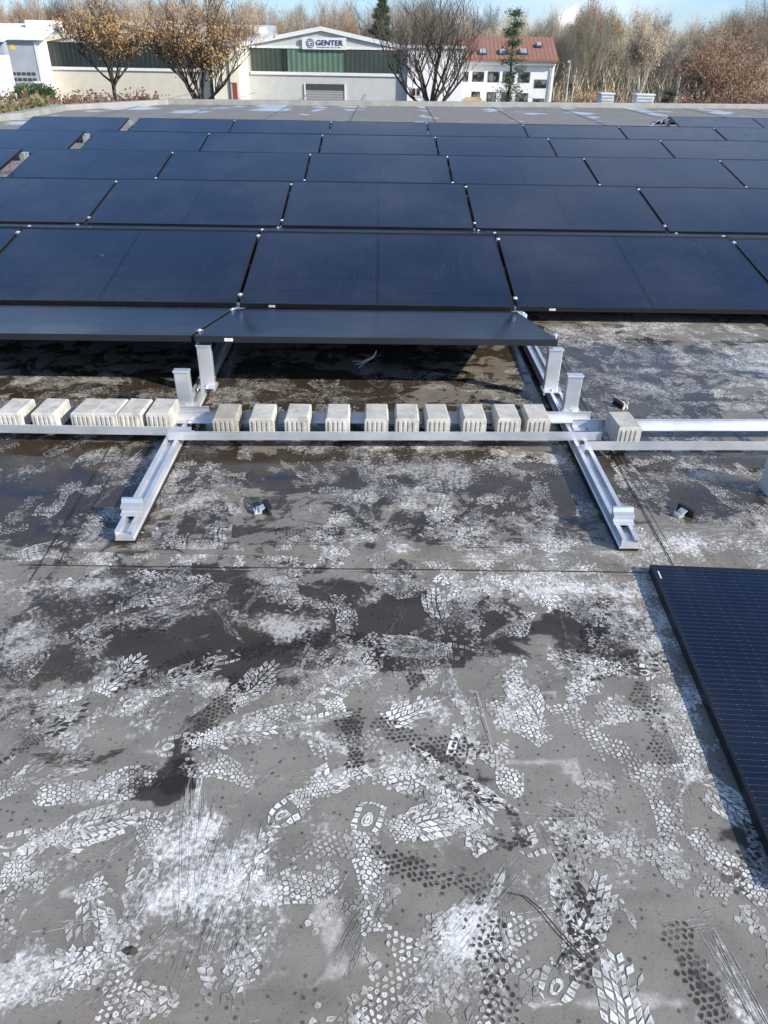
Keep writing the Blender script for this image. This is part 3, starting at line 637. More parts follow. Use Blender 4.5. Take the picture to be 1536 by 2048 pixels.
# roof edge (parapet cap + wall down to the ground)
GZ = -4.6
CAP = simple('parapet_cap', (0.32, 0.32, 0.29), 0.6, 0.2, sc=3)
WALLB = simple('roof_building_wall', (0.4, 0.39, 0.36), 0.85)
edge = [(-42, LP[0][1]-0.4), LP[0], LP[1], LP[2], LP[3], (FAR_R[0]+18, float(yfar(FAR_R[0]+18)))]
mb = MB()
def offs(P, d):
    out = []
    for i, p in enumerate(P):
        a = P[max(i-1, 0)]; b = P[min(i+1, len(P)-1)]
        t = Vector((b[0]-a[0], b[1]-a[1])).normalized(); out.append((p[0]-t.y*d, p[1]+t.x*d))
    return out
def strip(mb, ins, out, zi0, zi1, zo0, zo1):
    n = len(ins); vs = []
    for a, b in zip(ins, out): vs += [(a[0], a[1], zi0), (a[0], a[1], zi1), (b[0], b[1], zo1), (b[0], b[1], zo0)]
    fs = []
    for i in range(n-1):
        o = 4*i
        for j in range(4): j2 = (j+1) % 4; fs.append((o+j, o+4+j, o+4+j2, o+j2))
    fs += [(0, 1, 2, 3), (4*n-1, 4*n-2, 4*n-3, 4*n-4)]
    mb.add(vs, fs)
strip(mb, offs(edge, -.02), offs(edge, .30), -.2, .12, -.2, .12)
pc = mb.build('roof_edge_cap', CAP, bevel=.01); tag(pc, kind='structure')
mb = MB(); strip(mb, offs(edge, .03), offs(edge, .26), GZ, -.204, GZ, -.204)
tag(mb.build('roof_building_wall', WALLB), kind='structure')
# a second cap joint step seen near (1000,580) of the photo: flashing pieces
# ------------------------------------------------------------------ solar array
PW, PL, PT = 1.134, 1.722, 0.030
TILT = 0.17939; GAPK = 1.742; X0 = 0.0; Y0 = 4.6698; TP = 2.3892; GV = 0.104
ZL0 = 0.113
def make_panel():
    root = empty('solar_panel')
    h = PL/2; w = .011
    m = MB(); z0, z1 = -PT, 0.0
    m.box(-h, h, 0, w, z0, z1); m.box(-h, h, PW-w, PW, z0, z1); m.box(-h, -h+w, w, PW-w, z0, z1); m.box(h-w, h, w, PW-w, z0, z1)
    m.box(-h, h, w, .030, z0, z0+.002); m.box(-h, h, PW-.030, PW-w, z0, z0+.002)
    m.build('frame', BLK, root, bevel=.0012)
    m = MB().box(-h+w+.0005, h-w-.0005, w+.0005, PW-w-.0005, -.007, -.0012); m.build('glass', GLASS, root)
    return root
proto = make_panel()
fr_me = [c for c in proto.children if c.name.startswith('frame')][0]; gl_me = [c for c in proto.children if c.name.startswith('glass')][0]
used = [False]; _pv = random.Random(31)
RNAME = ['nearest forward-facing row', 'second row back', 'third row back', 'fourth row back', 'fifth row back', 'farthest short row at the right']
def place(x, y, z, tilt, flip, label, dx=0.0, group='solar panels clamped in tilted rows on the roof', sticker=None):
    if used[0]: o = copy_tree(proto)
    else: o = proto; used[0] = True
    o.rotation_euler = (tilt+_pv.uniform(-.0035, .0035), _pv.uniform(-.0018, .0018), math.pi if flip else 0)
    o.location = (x+_pv.uniform(-.002, .002), y, z+_pv.uniform(-.0015, .0015)); tag(o, label, 'solar panel', group)
    if sticker:
        px, side = sticker       # side: 0 low edge face, 1 high edge face
        m = MB(); yy = -.0012 if side == 0 else PW+.0004
        m.box(px-.020, px+.020, yy, yy+.0008, -.024, -.010); s = m.build('sticker', STICK, o, label='small white sticker on the frame edge')
        m = MB(); m.box(px-.014, px+.010, (yy-.0006 if side == 0 else yy+.0009), (yy-.0001 if side == 0 else yy+.0015), -.0185, -.0155); m.build('sticker_print', INK, s)
    return o
POSN = {0: 'centre'}
def lab(i, row, n0): return 'black framed solar panel, %s from left in the %s' % (ORD[i], RNAME[row])
# rows of forward-facing panels: first column index, last column index, x offset of the walkway group
rows = [(-2, 2), (-3, 3), (-2, 4), (-2, 4), (-2, 5), (4, 7)]
for r, (k0, k1) in enumerate(rows):
    y = Y0+r*TP; i = 0
    if r in (2, 3, 4):
        place(-3*GAPK-.17+X0, y, ZL0, TILT, False, 'dark blue solar panel alone left of the narrow walkway gap in the %s' % RNAME[r], sticker=None)
        if r == 3: pass
    for k in range(k0, k1+1):
        st = None
        if r == 0 and k == 0: st = (-.66, 0)
        elif r == 0 and k == 1: st = (-.64, 0)
        elif r >= 2 and -2 <= k: st = None
        place(X0+k*GAPK, y, ZL0, TILT, False, lab(i, r, k0), sticker=st); i += 1
# panels sloping away from the viewer behind each ridge
def backpanel(k, r, label): 
    yl = Y0+(r+1)*TP-GV
    st = ((.72 if True else 0), 1)
    return place(X0+k*GAPK, yl, ZL0, TILT, True, label, sticker=None)
i = 0
for k in range(-2, 3):
    backpanel(k, 0, 'panel sloping away behind the nearest forward-facing row, %s from left' % ORD[i]); i += 1
for r in (1, 2, 3, 4):
    for j, k in enumerate(range(rows[r][0], rows[r][1]+1)):
        yl = Y0+(r+1)*TP-GV
        # stickers on their top edges peek over the ridge of the row in front
        st = (.80, 1) if (-2 <= k <= 2) else None
        place(X0+k*GAPK, yl, ZL0, TILT, True, 'panel sloping away just behind the %s, %s from left' % (RNAME[r], ORD[j]), sticker=st)
for j, k in enumerate(range(4, 6)):
    place(X0+k*GAPK, Y0+6*TP-GV, ZL0, TILT, True, 'panel sloping away behind the short row at the right, %s from left' % ORD[j])
place(X0+5.5*GAPK-.5*GAPK*0, Y0+5*TP, ZL0, TILT, False, 'x') if False else None
# front row, facing away, high edge towards the camera
place(X0-1*GAPK, Y0-GV, ZL0, TILT, True, 'blue solar panel cut off by the left of the photo in the raised front row', sticker=(.26, 1))
place(X0, Y0-GV, ZL0, TILT, True, 'blue solar panel raised on posts at the front middle, above the row of blocks', sticker=(.70, 1))
place(X0-2*GAPK, Y0-GV, ZL0, TILT, True, 'solar panel at the far left end of the raised front row') if False else None

# loose panel lying at the right
p0 = on_z(1300, 1129, .033); p1 = on_z(1536, 1682, .033)
ang = math.atan2(p1[0]-p0[0], -(p1[1]-p0[1]))
o = copy_tree(proto); o.location = (0, 0, 0); o.rotation_euler = (0, 0, ang)
dirx = Vector((math.cos(ang), math.sin(ang))); diry = Vector((-math.sin(ang), math.cos(ang)))
ctr = Vector(p0)+dirx*(PL/2)-diry*PW
o.location = (ctr.x, ctr.y, .033)
for c in o.children:
    if c.name.startswith('sticker'): pass
m = MB().box(-PL/2+.016, -PL/2+.020, PW-.075, PW-.035, -.0010, -.0004); m.build('serial_label', STICK, o)
tag(o, 'loose black solar panel lying flat on the roof at the lower right', 'solar panel')

# ------------------------------------------------------------------ rails and brackets
RW = 0.060; RH = 0.040; RB = 0.014
def post_parts(root, yc, h=.200, toward=1, x=0.0):
    zb = RB+RH
    m = MB(); w = .0315; d = .012
    m.box(x-w, x+w, yc-d, yc+d, zb+.004, zb+h)
    for sg in (-1, 1): m.box(x+sg*w-.002, x+sg*w+.002, yc-d+.001, yc+d+.012, zb+.004, zb+h-.002)
    up = m.build('ridge_post', ALU, root, bevel=.001)
    m = MB(); m.box(x-.036, x+.036, yc-.055, yc+.03, zb+.0005, zb+.0055); m.box(x-.044, x-.036, yc-.055, yc+.03, zb-.012, zb+.0055); m.box(x+.036, x+.044, yc-.055, yc+.03, zb-.012, zb+.0055)
    m.build('foot_plate', ALU, up, bevel=.001)
    m = MB(); m.tube([(x, yc-.033, zb+.005), (x, yc-.033, zb+.013)], .008, 6); m.build('bolt', STEEL, up)
    m = MB(); m.box(x-.037, x+.037, yc-d-.006, yc+d+.010, zb+h, zb+h+.010); m.build('head_plate', ALU, up, bevel=.002)
    return up
def bracket_parts(root, yc, x=0.0):
    zb = RB+RH
    m = MB(); prof = [(-.030, 0), (-.030, .006), (-.010, .008), (-.010, .020), (-.016, .022), (-.016, .030), (.004, .036), (.010, .050), (.022, .050), (.022, .042), (.016, .040), (.016, .0)]
    m.poly_x([(yc+a, zb+.0005+b_) for a, b_ in prof], x-.037, x+.037)
    m.build('low_bracket', ALU, root, bevel=.001)
def clamp_parts(root, yc, zc, tilt, x=0.0):
    m = MB()
    m.box(-.013, .013, -.016, .016, .001, .005); m.box(-.005, .005, -.014, .014, -.034, .001)
    m.tube([(0, 0, .005), (0, 0, .010)], .0055, 6)
    c = m.build('mid_clamp', ALU, root); c.location = (x, yc, zc); c.rotation_euler = (tilt, 0, 0)
def make_rail(xw, y0, y1, label, posts=(), brackets=(), clamps=(), xn=None, px_off=(0, 0)):
    root = empty('mounting_rail', (xw if xn is None else xn, y0, 0), (0, 0, 0 if xn is None else -math.atan2(xw-xn, 9.0))); tag(root, label, 'mounting rail', 'aluminium rails running away under the panels')
    L = y1-y0; w = RW/2; b = RB; t = RB+RH
    # open channel with inward lips
    prof = [(-w-.004, b), (w+.004, b), (w+.004, b+.004), (w, b+.006), (w, t), (w-.016, t), (w-.016, t-.004), (w-.004, t-.005), (w-.004, t-.016),
            (-w+.004, t-.016), (-w+.004, t-.005), (-w+.016, t-.004), (-w+.016, t), (-w, t), (-w, b+.006), (-w-.004, b+.004)]
    m = MB(); m.poly_y(prof, 0, L); m.build('rail_profile', ALU, root)
    m = MB(); m.box(-w-.006, w+.006, .004, L-.004, .0008, RB-.0005)
    m.build('rubber_pad', RUB, root)
    m = MB()
    for yy in (.10,): m.box(-.013, .013, yy, yy+.018, t-.0158, t-.0152)
    m.build('slot', RUB, root)
    for p in posts: post_parts(root, p-y0, .165 if p < YF else .200, x=(px_off[0] if p < YF else (px_off[1] if p < YF+.2 else 0)))
    for p in brackets: bracket_parts(root, p-y0)
    for (yy, zz, tl) in clamps: clamp_parts(root, yy-y0, zz, tl)
    return root
WC = PW*math.cos(TILT); WS = PW*math.sin(TILT)
def clamps_for(rws, front=False):
    out = []
    for r in rws:
        y = Y0+r*TP
        for u in (.10, .93): out.append((y+u*WC, ZL0+u*WS, TILT))
        yb = Y0+(r+1)*TP-GV
        if r == 0:
            for u in (.08, .93): out.append((yb-u*WC, ZL0+u*WS, -TILT))
    if front:
        yb = Y0-GV
        for u in (.08, .86): out.append((yb-u*WC, ZL0+u*WS, -TILT))
    return out
YF = Y0-GV-WC            # high near edge of the front row
py_post2 = on_z(370, 811, .054)[1]
yend = Y0+5*TP-.1
kl = on_z(246, 1062, .054); kr = on_z(1262, 1078, .054)
XLn = kl[0]; XRn = kr[0]
YB = on_z(262, 1012, .08)[1]; YB2 = on_z(1250, 1030, .08)[1]
XL = X0-.5*GAPK; XR = X0+.5*GAPK
ridge = lambda r: [Y0+r*TP+WC-.03, Y0+(r+1)*TP-GV-WC+.03]
low = lambda r: [Y0+r*TP+.03, Y0+r*TP-GV-.03]
def allb(rs): return [v for r in rs for v in low(r)]
make_rail(XL, kl[1], yend, 'long aluminium rail ending in front of the blocks at the left', posts=[YF+.035, py_post2], brackets=[YB]+allb([0, 1]), clamps=clamps_for([0, 1, 2, 3, 4], True), xn=XLn, px_off=(-.016, .038))
make_rail(XR, kr[1], yend, 'long aluminium rail ending in front of the blocks at the right', posts=[YF+.035, py_post2], brackets=[YB2]+allb([0, 1]), clamps=clamps_for([0, 1, 2, 3, 4], True), xn=XRn, px_off=(.023, -.02))
make_rail(X0-1.5*GAPK, YF-.6, yend, 'aluminium rail glimpsed in the gap left of the second row', posts=[YF+.035], brackets=allb([0, 1]), clamps=clamps_for([0, 1, 2, 3, 4], True))
make_rail(X0+1.5*GAPK, Y0-.12, yend, 'aluminium rail under the panel gaps right of centre', brackets=allb([1]), clamps=clamps_for([0, 1, 2, 3, 4]))
make_rail(X0+2.5*GAPK, Y0-.12, yend, 'aluminium rail under the panel gaps towards the right edge', clamps=clamps_for([1, 2, 3, 4]))
make_rail(X0-2.5*GAPK, Y0+TP-.2, Y0+5*TP-.2, 'aluminium rail in the narrow walkway gap at the left', posts=ridge(2)+ridge(3)+ridge(4), brackets=allb([2, 3, 4]))
make_rail(X0-2.5*GAPK-.19, Y0+TP-.2, Y0+5*TP-.2, 'outer of the two rails side by side in the left walkway gap', posts=ridge(2)+ridge(3)+ridge(4), brackets=allb([2, 3, 4]))
make_rail(X0+3.5*GAPK, Y0+2*TP, Y0+6*TP, 'rail with open ridge posts at the left end of the short far row', posts=ridge(5), brackets=allb([5]), clamps=clamps_for([3, 4]))
# dark wind plate seen at the end of the far short row
m = MB(); e5 = Y0+5*TP
m.box(-.40, -.02, 0, .02, .06, .09); m.tube([(-.42, 0, .10), (-.22, 0, .24), (-.03, 0, .30)], .012, 4); m.box(-.34, -.31, 0, .02, .0, .2); m.box(-.16, -.13, 0, .02, .0, .26)
w_ = m.build('end_frame', ALU); w_.location = (X0+3.5*GAPK, e5+WC, 0); tag(w_, 'small open aluminium end frame beside the short far row', 'frame')

# ballast rails (cross members)
ZC = RB+RH+.001
def ballast(x0, x1, yl, face, label, h=.038, shelf=.045, yr=None):
    """face=-1: flange towards the camera with its shelf running back; face=+1: the reverse"""
    yr = yl if yr is None else yr
    root = empty('ballast_rail', (x0, yl, ZC)); root.rotation_euler = (0, 0, math.atan2(yr-yl, x1-x0)); tag(root, label, 'ballast rail', 'aluminium cross rails holding the ballast blocks')
    t = .0025; s = -face
    prof = [(0, 0), (s*shelf, 0), (s*shelf, t), (s*t, t), (s*t, h-t), (s*.007, h-t), (s*.007, h), (0, h)]
    if s < 0: prof = prof[::-1]
    m = MB(); m.poly_x(prof, 0, x1-x0); m.build('flange', ALU, root)
    m = MB(); n = max(2, int((x1-x0)/.5))
    for i in range(2):
        xx = .06 if i == 0 else (x1-x0)-.06
        m.tube([(xx, s*.03, t), (xx, s*.03, t+.007)], .007, 6)
    m.build('bolt', STEEL, root)
    return root
def YZ(px, py, z): return on_z(px, py, z)
zt = ZC+.038
fm = (YZ(335, 864, zt), YZ(1205, 865, zt)); 
ballast(fm[0][0], fm[1][0], fm[0][1], -1, 'front ballast rail in the middle, below the ten spaced blocks', yr=fm[1][1])
fl = (YZ(-260, 848, zt), YZ(385, 850, zt))
ballast(fl[0][0], fl[1][0], fl[0][1]+.012, -1, 'front ballast rail at the left, below the six crowded blocks', yr=fm[0][1]+.045)
fr = (YZ(1170, 884, zt), YZ(1760, 884, zt))
ballast(fr[0][0], fr[1][0], fr[0][1], -1, 'front ballast rail at the right, running out of the photo', yr=fr[1][1])
bm = (YZ(352, 823, zt), YZ(1183, 823, zt))
ballast(bm[0][0], bm[1][0], bm[0][1], 1, 'rear ballast rail in the middle, behind the ten spaced blocks', yr=bm[1][1])
bl = (YZ(-260, 812, zt), YZ(418, 812, zt))
ballast(bl[0][0], bl[1][0], bl[0][1], 1, 'rear ballast rail at the left, behind the six crowded blocks', yr=bl[1][1])
br = (YZ(1146, 838, zt), YZ(1760, 838, zt))
ballast(br[0][0], br[1][0], br[0][1], 1, 'rear ballast rail at the right, behind the single block', yr=br[1][1])

# paving blocks
BW, BD, BH = .100, .165, .080
def make_block(seed):
    rd = random.Random(seed); m = MB()
    # outline with small vertical ribs on front and back, chamfered top
    pts = []
    x = -BW/2
    ribs = [-.030, -.010, .010, .030]
    front = [(-BW/2, 0)]
    for r_ in ribs: front += [(r_-.007, 0), (r_-.005, -.004), (r_+.005, -.004), (r_+.007, 0)]
    front += [(BW/2, 0)]
    back = [(x, BD-y) for x, y in front[::-1]]
    side_r = []; 
    for yy in (.035, .07, .10, .13): side_r += [(BW/2, yy-.006), (BW/2+.003, yy-.004), (BW/2+.003, yy+.004), (BW/2, yy+.006)]
    side_l = [(-x, y) for x, y in side_r[::-1]]
    out = front+side_r+back+side_l
    n = len(out); cx, cy = 0, BD/2
    def ringz(z, k, clampx):
        r_ = []
        for x, y in out:
            if k: x = max(-BW/2+k, min(BW/2-k, x)); y = max(k, min(BD-k, y))
            elif clampx: x = max(-BW/2, min(BW/2, x)); y = max(0, min(BD, y))
            r_.append((x, y, z))
        return r_
    rings = [ringz(0, 0, False), ringz(BH-.016, 0, False), ringz(BH-.010, 0, True), ringz(BH-.004, .0015, True), ringz(BH, .006, True)]
    vs = sum(rings, []); fs = [tuple(range(n))[::-1]]
    for i in range(len(rings)-1):
        for j in range(n): j2 = (j+1) % n; fs.append((i*n+j, i*n+j2, (i+1)*n+j2, (i+1)*n+j))
    o4 = (len(rings)-1)*n; fs.append(tuple(range(o4, o4+n)))
    m.add([(x+(rd.random()-.5)*.0006, y+(rd.random()-.5)*.0006, z) for x, y, z in vs], fs)
    return m
bproto = [make_block(s).build('paving_block', CONC) for s in range(3)]
for o in bproto[1:]: pass
bused = [False]*3
GRP = 'pale concrete paving blocks used as ballast'
def put_block(i, x, y, z, rot, label, rx=0.0):
    k = i % 3
    if not bused[k]: o = bproto[k]; bused[k] = True
    else: o = bproto[k].copy(); COL.objects.link(o)
    o.location = (x, y, z); o.rotation_euler = (rx, 0, R(rot)); tag(o, label, 'concrete block', GRP); return o
ztop = ZC+.003+BH
left = [(15, 'cut by the left edge of the photo'), (88, 'with a gap on either side at the left'), (166, 'wider spaced, third from the left edge'), (212, 'fourth from the left edge, touching its neighbours'), (261, 'fifth from the left edge, in the crowded group'), (318, 'right end of the crowded left group, next to the upright post')]
for i, (px, t) in enumerate(left):
    x, y = on_z(px-4, 827, ztop)
    put_block(i, x, y, ZC+.003, [-3, -2, -5, -3, -4, -1][i], 'pale concrete block '+t)
mid = [448, 521, 592, 674, 753, 815, 878, 951, 1020, 1079]
TAN = simple('tan_concrete', (.36, .33, .27), .9, 0, .15, 20, .3)
mt = ['darker tan concrete block, first right of the left upright post', 'pale concrete block second in the spaced middle row', 'pale concrete block third in the spaced middle row', 'pale concrete block fourth in the spaced middle row', 'pale concrete block fifth in the spaced middle row with a framed rim on top',
      'pale concrete block sixth in the spaced middle row', 'pale concrete block seventh in the spaced middle row, slightly turned', 'pale concrete block eighth in the spaced middle row', 'pale concrete block ninth in the spaced middle row', 'pale concrete block tenth in the middle row, just left of the right rail']
for i, px in enumerate(mid):
    x, y = on_z(px, 838, ztop)
    ob = put_block(i+1, x, y, ZC+.003, [1, 0, -1, 0, .5, 0, 3, 1, 2, 1][i], mt[i])
    if i == 0: ob.material_slots[0].link = 'OBJECT'; ob.material_slots[0].material = TAN
x, y = on_z(1262, 855, ztop)
put_block(2, x, y, ZC+.003, 3, 'single grey concrete block standing alone between the right-hand rails')
x, y = on_z(1528, 975, 0)
put_block(0, x+.024, y-.0, .003, 4, 'concrete block upright on the roof, cut by the right edge', rx=0).rotation_euler = (R(90), 0, R(4))
bpy.context.view_layer.update()
S.objects[-1] if False else None

# ------------------------------------------------------------------ small loose things
def clip(px, py, rz, label, flip=1):
    x, y = on_z(px, py); root = empty('loose_end_clamp', (x, y, 0), (0, 0, R(rz))); tag(root, label, 'clamp', 'loose end clamps lying on the roof')
    m = MB(); m.box(-.004, .004, -.038, .038, .002, .030); m.box(.004, .014, -.038, .038, .024, .028); m.box(.004, .010, -.038, .038, .002, .006)
    m.build('black_cap', BLKPL, root, bevel=.001)
    m = MB(); prof = [(-.05, .002), (-.05, .020), (-.046, .020), (-.046, .006), (-.030, .006), (-.030, .018), (-.012, .026), (-.006, .022), (-.022, .014), (-.022, .002)]
    m.poly_y(prof, -.014, .014); m.build('clamp_body', ALU, root, bevel=.0006)
    m = MB(); m.tube([(-.038, 0, .006), (-.038, 0, .030)], .004, 6); m.build('bolt', STEEL, root)
    return root
clip(534, 1022, -38+60, 'loose black and silver clamp lying right of the left rail end')
clip(1370, 1028, -20+50, 'loose black and silver clamp lying right of the right rail end')
clip(1236, 812, 200, 'loose clamp lying just behind the single block')
# cable ties under the raised panel
m = MB()
x, y = on_z(740, 722)
for k in range(3):
    m.tube([(x-.10+.02*k, y-.02-.05*k, .006), (x-.04, y-.03-.05*k, .010+.01*k), (x+.02, y-.0-.04*k, .030+.01*k), (x+.035, y+.02-.02*k, .055)], .0018, 4)
t = m.build('cable_tie', WHPL); tag(t, 'bundle of pale cable ties curling under the raised front panel', 'cable tie')
STRAW = simple('straw', (0.6, 0.56, 0.44), 0.8); TWIG = simple('twig', (0.06, 0.045, 0.035), 0.8)
def bits(name, mat, pts, r, label, cat):
    m = MB(); P3 = [(*on_z(px, py), z) for px, py, z in pts]; m.tube(P3, r, 5); o = m.build(name, mat); tag(o, label, cat)
m = MB(); P3 = [on_y(18, 348, Y0+2*TP+.05), on_y(22, 338, Y0+2*TP+.25), on_y(17, 330, Y0+2*TP+.5), on_y(27, 318, Y0+2*TP+.9)]
m.tube(P3, .005, 5); tag(m.build('red_cable', simple('red_cable_sheath', (.3, .03, .03), .5)), 'short red cable in the walkway gap at the left', 'cable')
bits('straw', STRAW, [(953, 1385, .004), (968, 1435, .006), (982, 1485, .004)], .0008, 'thin pale straw lying right of the tall heel print', 'straw')
bits('straw', STRAW, [(216, 1069, .004), (262, 1066, .007), (288, 1067, .004)], .0013, 'pale stalk lying across the left rail end', 'straw')
bits('twig', TWIG, [(1020, 1788, .003), (1050, 1795, .005), (1080, 1820, .006), (1120, 1868, .006), (1172, 1925, .004)], .0015, 'dark twig lying on the felt at the lower right', 'twig')
bits('twig', TWIG, [(1170, 1925, .003), (1140, 1902, .005), (1115, 1938, .004)], .0011, 'short dark twig beside the tip of the long twig', 'twig')
x, y = on_z(262, 1903)
m = MB(); pts = [(.018*math.cos(t*math.pi/5)*(1+.25*math.sin(t*3)), .013*math.sin(t*math.pi/5)*(1+.2*math.cos(t*2)), .002+.004*(t % 3)) for t in range(10)]
m.add(pts+[(0, 0, .012)]+[(p[0]*.9, p[1]*.9, .0008) for p in pts], [(i, (i+1) % 10, 10) for i in range(10)]+[(11+(i+1) % 10, 11+i, i) for i in range(10)]+[(11+(i+1) % 10, i, (i+1) % 10) for i in range(10)])
o = m.build('dry_leaf', TWIG); o.location = (x, y, 0); o.scale = (.7, .7, .5); tag(o, 'small dark curled leaf lying at the lower left', 'leaf')
# foam/dirt lump: small stones
rd = random.Random(3)

# ------------------------------------------------------------------ surroundings
GR = NT('ground_cover')
gp = GR.geo()
gc = GR.mix(GR.sstep(GR.noise(.25, 6, .6, gp), .35, .65), (.06, .075, .03), (.10, .075, .045))
GR.set(Base_Color=gc, Roughness=.95); GR.bump(GR.noise(3, 6, .7, gp), .5, .3)
m = MB(); n = 40
m.add([(x, y, GZ) for y in (-60, 60, 160, 1200) for x in (-900, -100, 100, 900)], [(r_*4+c, r_*4+c+1, r_*4+c+5, r_*4+c+4) for r_ in range(3) for c in range(3)])
tag(m.build('ground', GR.m), kind='structure')
# wooded rise behind everything
HB = NT('woodland_floor'); hp = HB.geo()
HB.set(Base_Color=HB.mix(HB.sstep(HB.noise(.5, 6, .7, hp), .35, .65), (.05, .036, .022), (.105, .075, .04)), Roughness=1.0); HB.bump(HB.noise(1.2, 6, .7, hp), .8, .6)
m = MB(); cols = 120; rws_ = [(118, GZ+.01), (128, GZ+1.0), (150, GZ+4.2), (190, GZ+5.5), (400, GZ+5)]
vs = []
for (yy, zz) in rws_:
    for c in range(cols+1):
        x = -160+c*320/cols; vs.append((x, yy+2*math.sin(x*.3), zz+(zz-GZ)*.12*math.sin(x*.23+yy)+ 0))
m.add(vs, [(r_*(cols+1)+c, r_*(cols+1)+c+1, (r_+1)*(cols+1)+c+1, (r_+1)*(cols+1)+c) for r_ in range(len(rws_)-1) for c in range(cols)])
tag(m.build('hill', HB.m, smooth=True), kind='structure')

class Facade:
    """vertical plane at distance Y (at px xr) with a yaw; pixel rectangles become world rectangles in it"""
    def __init__(s, px, Y, yaw=0.0):
        s.o = Vector(on_y(px, 120, Y)); s.a = R(yaw); s.t = Vector((math.cos(s.a), math.sin(s.a), 0)); s.n = Vector((math.sin(s.a), -math.cos(s.a), 0))
    def hit(s, px, py):
        d = Vector(ray(px, py)); C = Vector((0, 0, CAMZ)); k = (s.o-C).dot(s.n)/d.dot(s.n); P = C+d*k
        return (P-s.o).dot(s.t), P.z
    def root(s, name):
        o = empty(name, (s.o.x, s.o.y, 0), (0, 0, s.a)); return o       # local x along the facade, local -y towards the viewer
    def rect(s, x0, y0, x1, y1):
        a = s.hit(x0, (y0+y1)/2)[0]; b = s.hit(x1, (y0+y1)/2)[0]; xm = (x0+x1)/2
        return a, b, s.hit(xm, y1)[1], s.hit(xm, y0)[1]

def wallmat(name, col, **k): return simple(name, col, .85, 0, .05, 1.5, **k)
BEI = wallmat('beige_render', (.58, .545, .45)); GRW = wallmat('pale_grey_render', (.48, .50, .485)); WHT = wallmat('white_render', (.80, .80, .78)); CREAM = wallmat('cream_render', (.75, .70, .55))
def ribbed(name, col, col2, per, rough=.4, axis=0, metal=0.0, w=.5, var=.1):
    q = NT(name); c3 = q.sep(q.obj()); f = q.math('FRACT', q.math('ADD', q.math('DIVIDE', c3[axis], per), 500.0))
    k = q.sstep(q.math('ABSOLUTE', q.math('SUBTRACT', f, .5)), .5*w-.06, .5*w+.06)
    c = q.mix(k, col, col2); n = q.noise(.9, 4, .6)
    c = q.mix(q.sstep(n, .35, .7, 0, var*3), c, tuple(v*.6 for v in col))
    q.set(Base_Color=c, Roughness=rough, Metallic=metal); return q.m
DKWIN = ribbed('dark_ribbed_glazing', (.020, .030, .027), (.05, .065, .06), .42, .25, w=.86)
LTWIN = ribbed('pale_green_glazing', (.09, .15, .11), (.17, .24, .185), .5, .3, w=.6)
MDWIN = ribbed('olive_ribbed_glazing', (.045, .06, .05), (.075, .09, .075), .45, .3, w=.7)
SHUT = ribbed('roller_shutter', (.36, .36, .35), (.22, .22, .22), .22, .5, 2)
ROOFG = ribbed('grey_sheet_roof', (.34, .34, .33), (.25, .25, .25), .6, .5, w=.8)
TILE = ribbed('red_roof_tiles', (.31, .16, .11), (.205, .11, .078), .42, .75, w=.7)
TRIM = simple('white_trim', (.72, .72, .70), .5); DTRIM = simple('dark_trim', (.06, .06, .06), .5)
WGL = NT('window_glass'); WGL.set(Base_Color=WGL.mix(WGL.sstep(WGL.noise(1.3, 3, .5), .4, .62), (.02, .025, .03), (.22, .21, .19)), Roughness=.12); WGL = WGL.m
GREYD = simple('grey_blue_door', (.36, .39, .43), .5, sc=.8); WSHEET = simple('white_sheet_roof', (.84, .84, .80), .5, sc=.8)
DKBLU = simple('dark_blue_lettering', (.02, .025, .16), .5); GREYP = simple('grey_lettering', (.2, .2, .25), .5)
WOODC = simple('timber_cladding', (.45, .33, .18), .8); REDM = simple('red_door_leaf', (.25, .06, .05), .6)

def gable(name, label, cat, F, L, Rr, pk, eL, eR, depth, wall, roofm, ov=.3, trim=TRIM, ridge_dir=0):
    """gable fronted hall: L,R bottom px; eL,eR eave pixels; pk ridge pixel"""
    root = F.root(name); tag(root, label, cat)
    xl = F.hit(*eL)[0]; xr = F.hit(*eR)[0]; zl = F.hit(*eL)[1]; zr = F.hit(*eR)[1]; xp, zp = F.hit(*pk)
    m = MB(); m.poly_y([(xl, GZ), (xr, GZ), (xr, zr), (xp, zp), (xl, zl)], 0, depth); m.build('wall', wall, root)
    m = MB(); th = .22
    for (xa, za, xb, zb) in ((xl, zl, xp, zp), (xp, zp, xr, zr)):
        s = (zb-za)/(xb-xa)
        if xa == xl: xa -= ov; za -= s*ov
        else: xb += ov; zb += s*ov
        m.poly_y([(xa, za+.003), (xb, zb+.003), (xb, zb+th), (xa, za+th)], -.18, depth+.2)
    rf = m.build('roof', roofm, root)
    m = MB()
    for (xa, za, xb, zb) in ((xl, zl, xp, zp), (xp, zp, xr, zr)):
        s = (zb-za)/(xb-xa)
        if xa == xl: xa -= ov; za -= s*ov
        else: xb += ov; zb += s*ov
        m.poly_y([(xa, za-.10), (xb, zb-.10), (xb, zb+th+.03), (xa, za+th+.03)], -.26, -.183)
    m.build('fascia', trim, rf)
    return root, (xl, xr, zl, zr, xp, zp)
def panel_on(root, F, rect, mat, name, t=.08, y0=-.09, label=None, px=True):
    a, b, z0, z1 = F.rect(*rect) if px else rect
    return MB().box(a, b, y0, y0+t, z0, z1).build(name, mat, root, label=label)
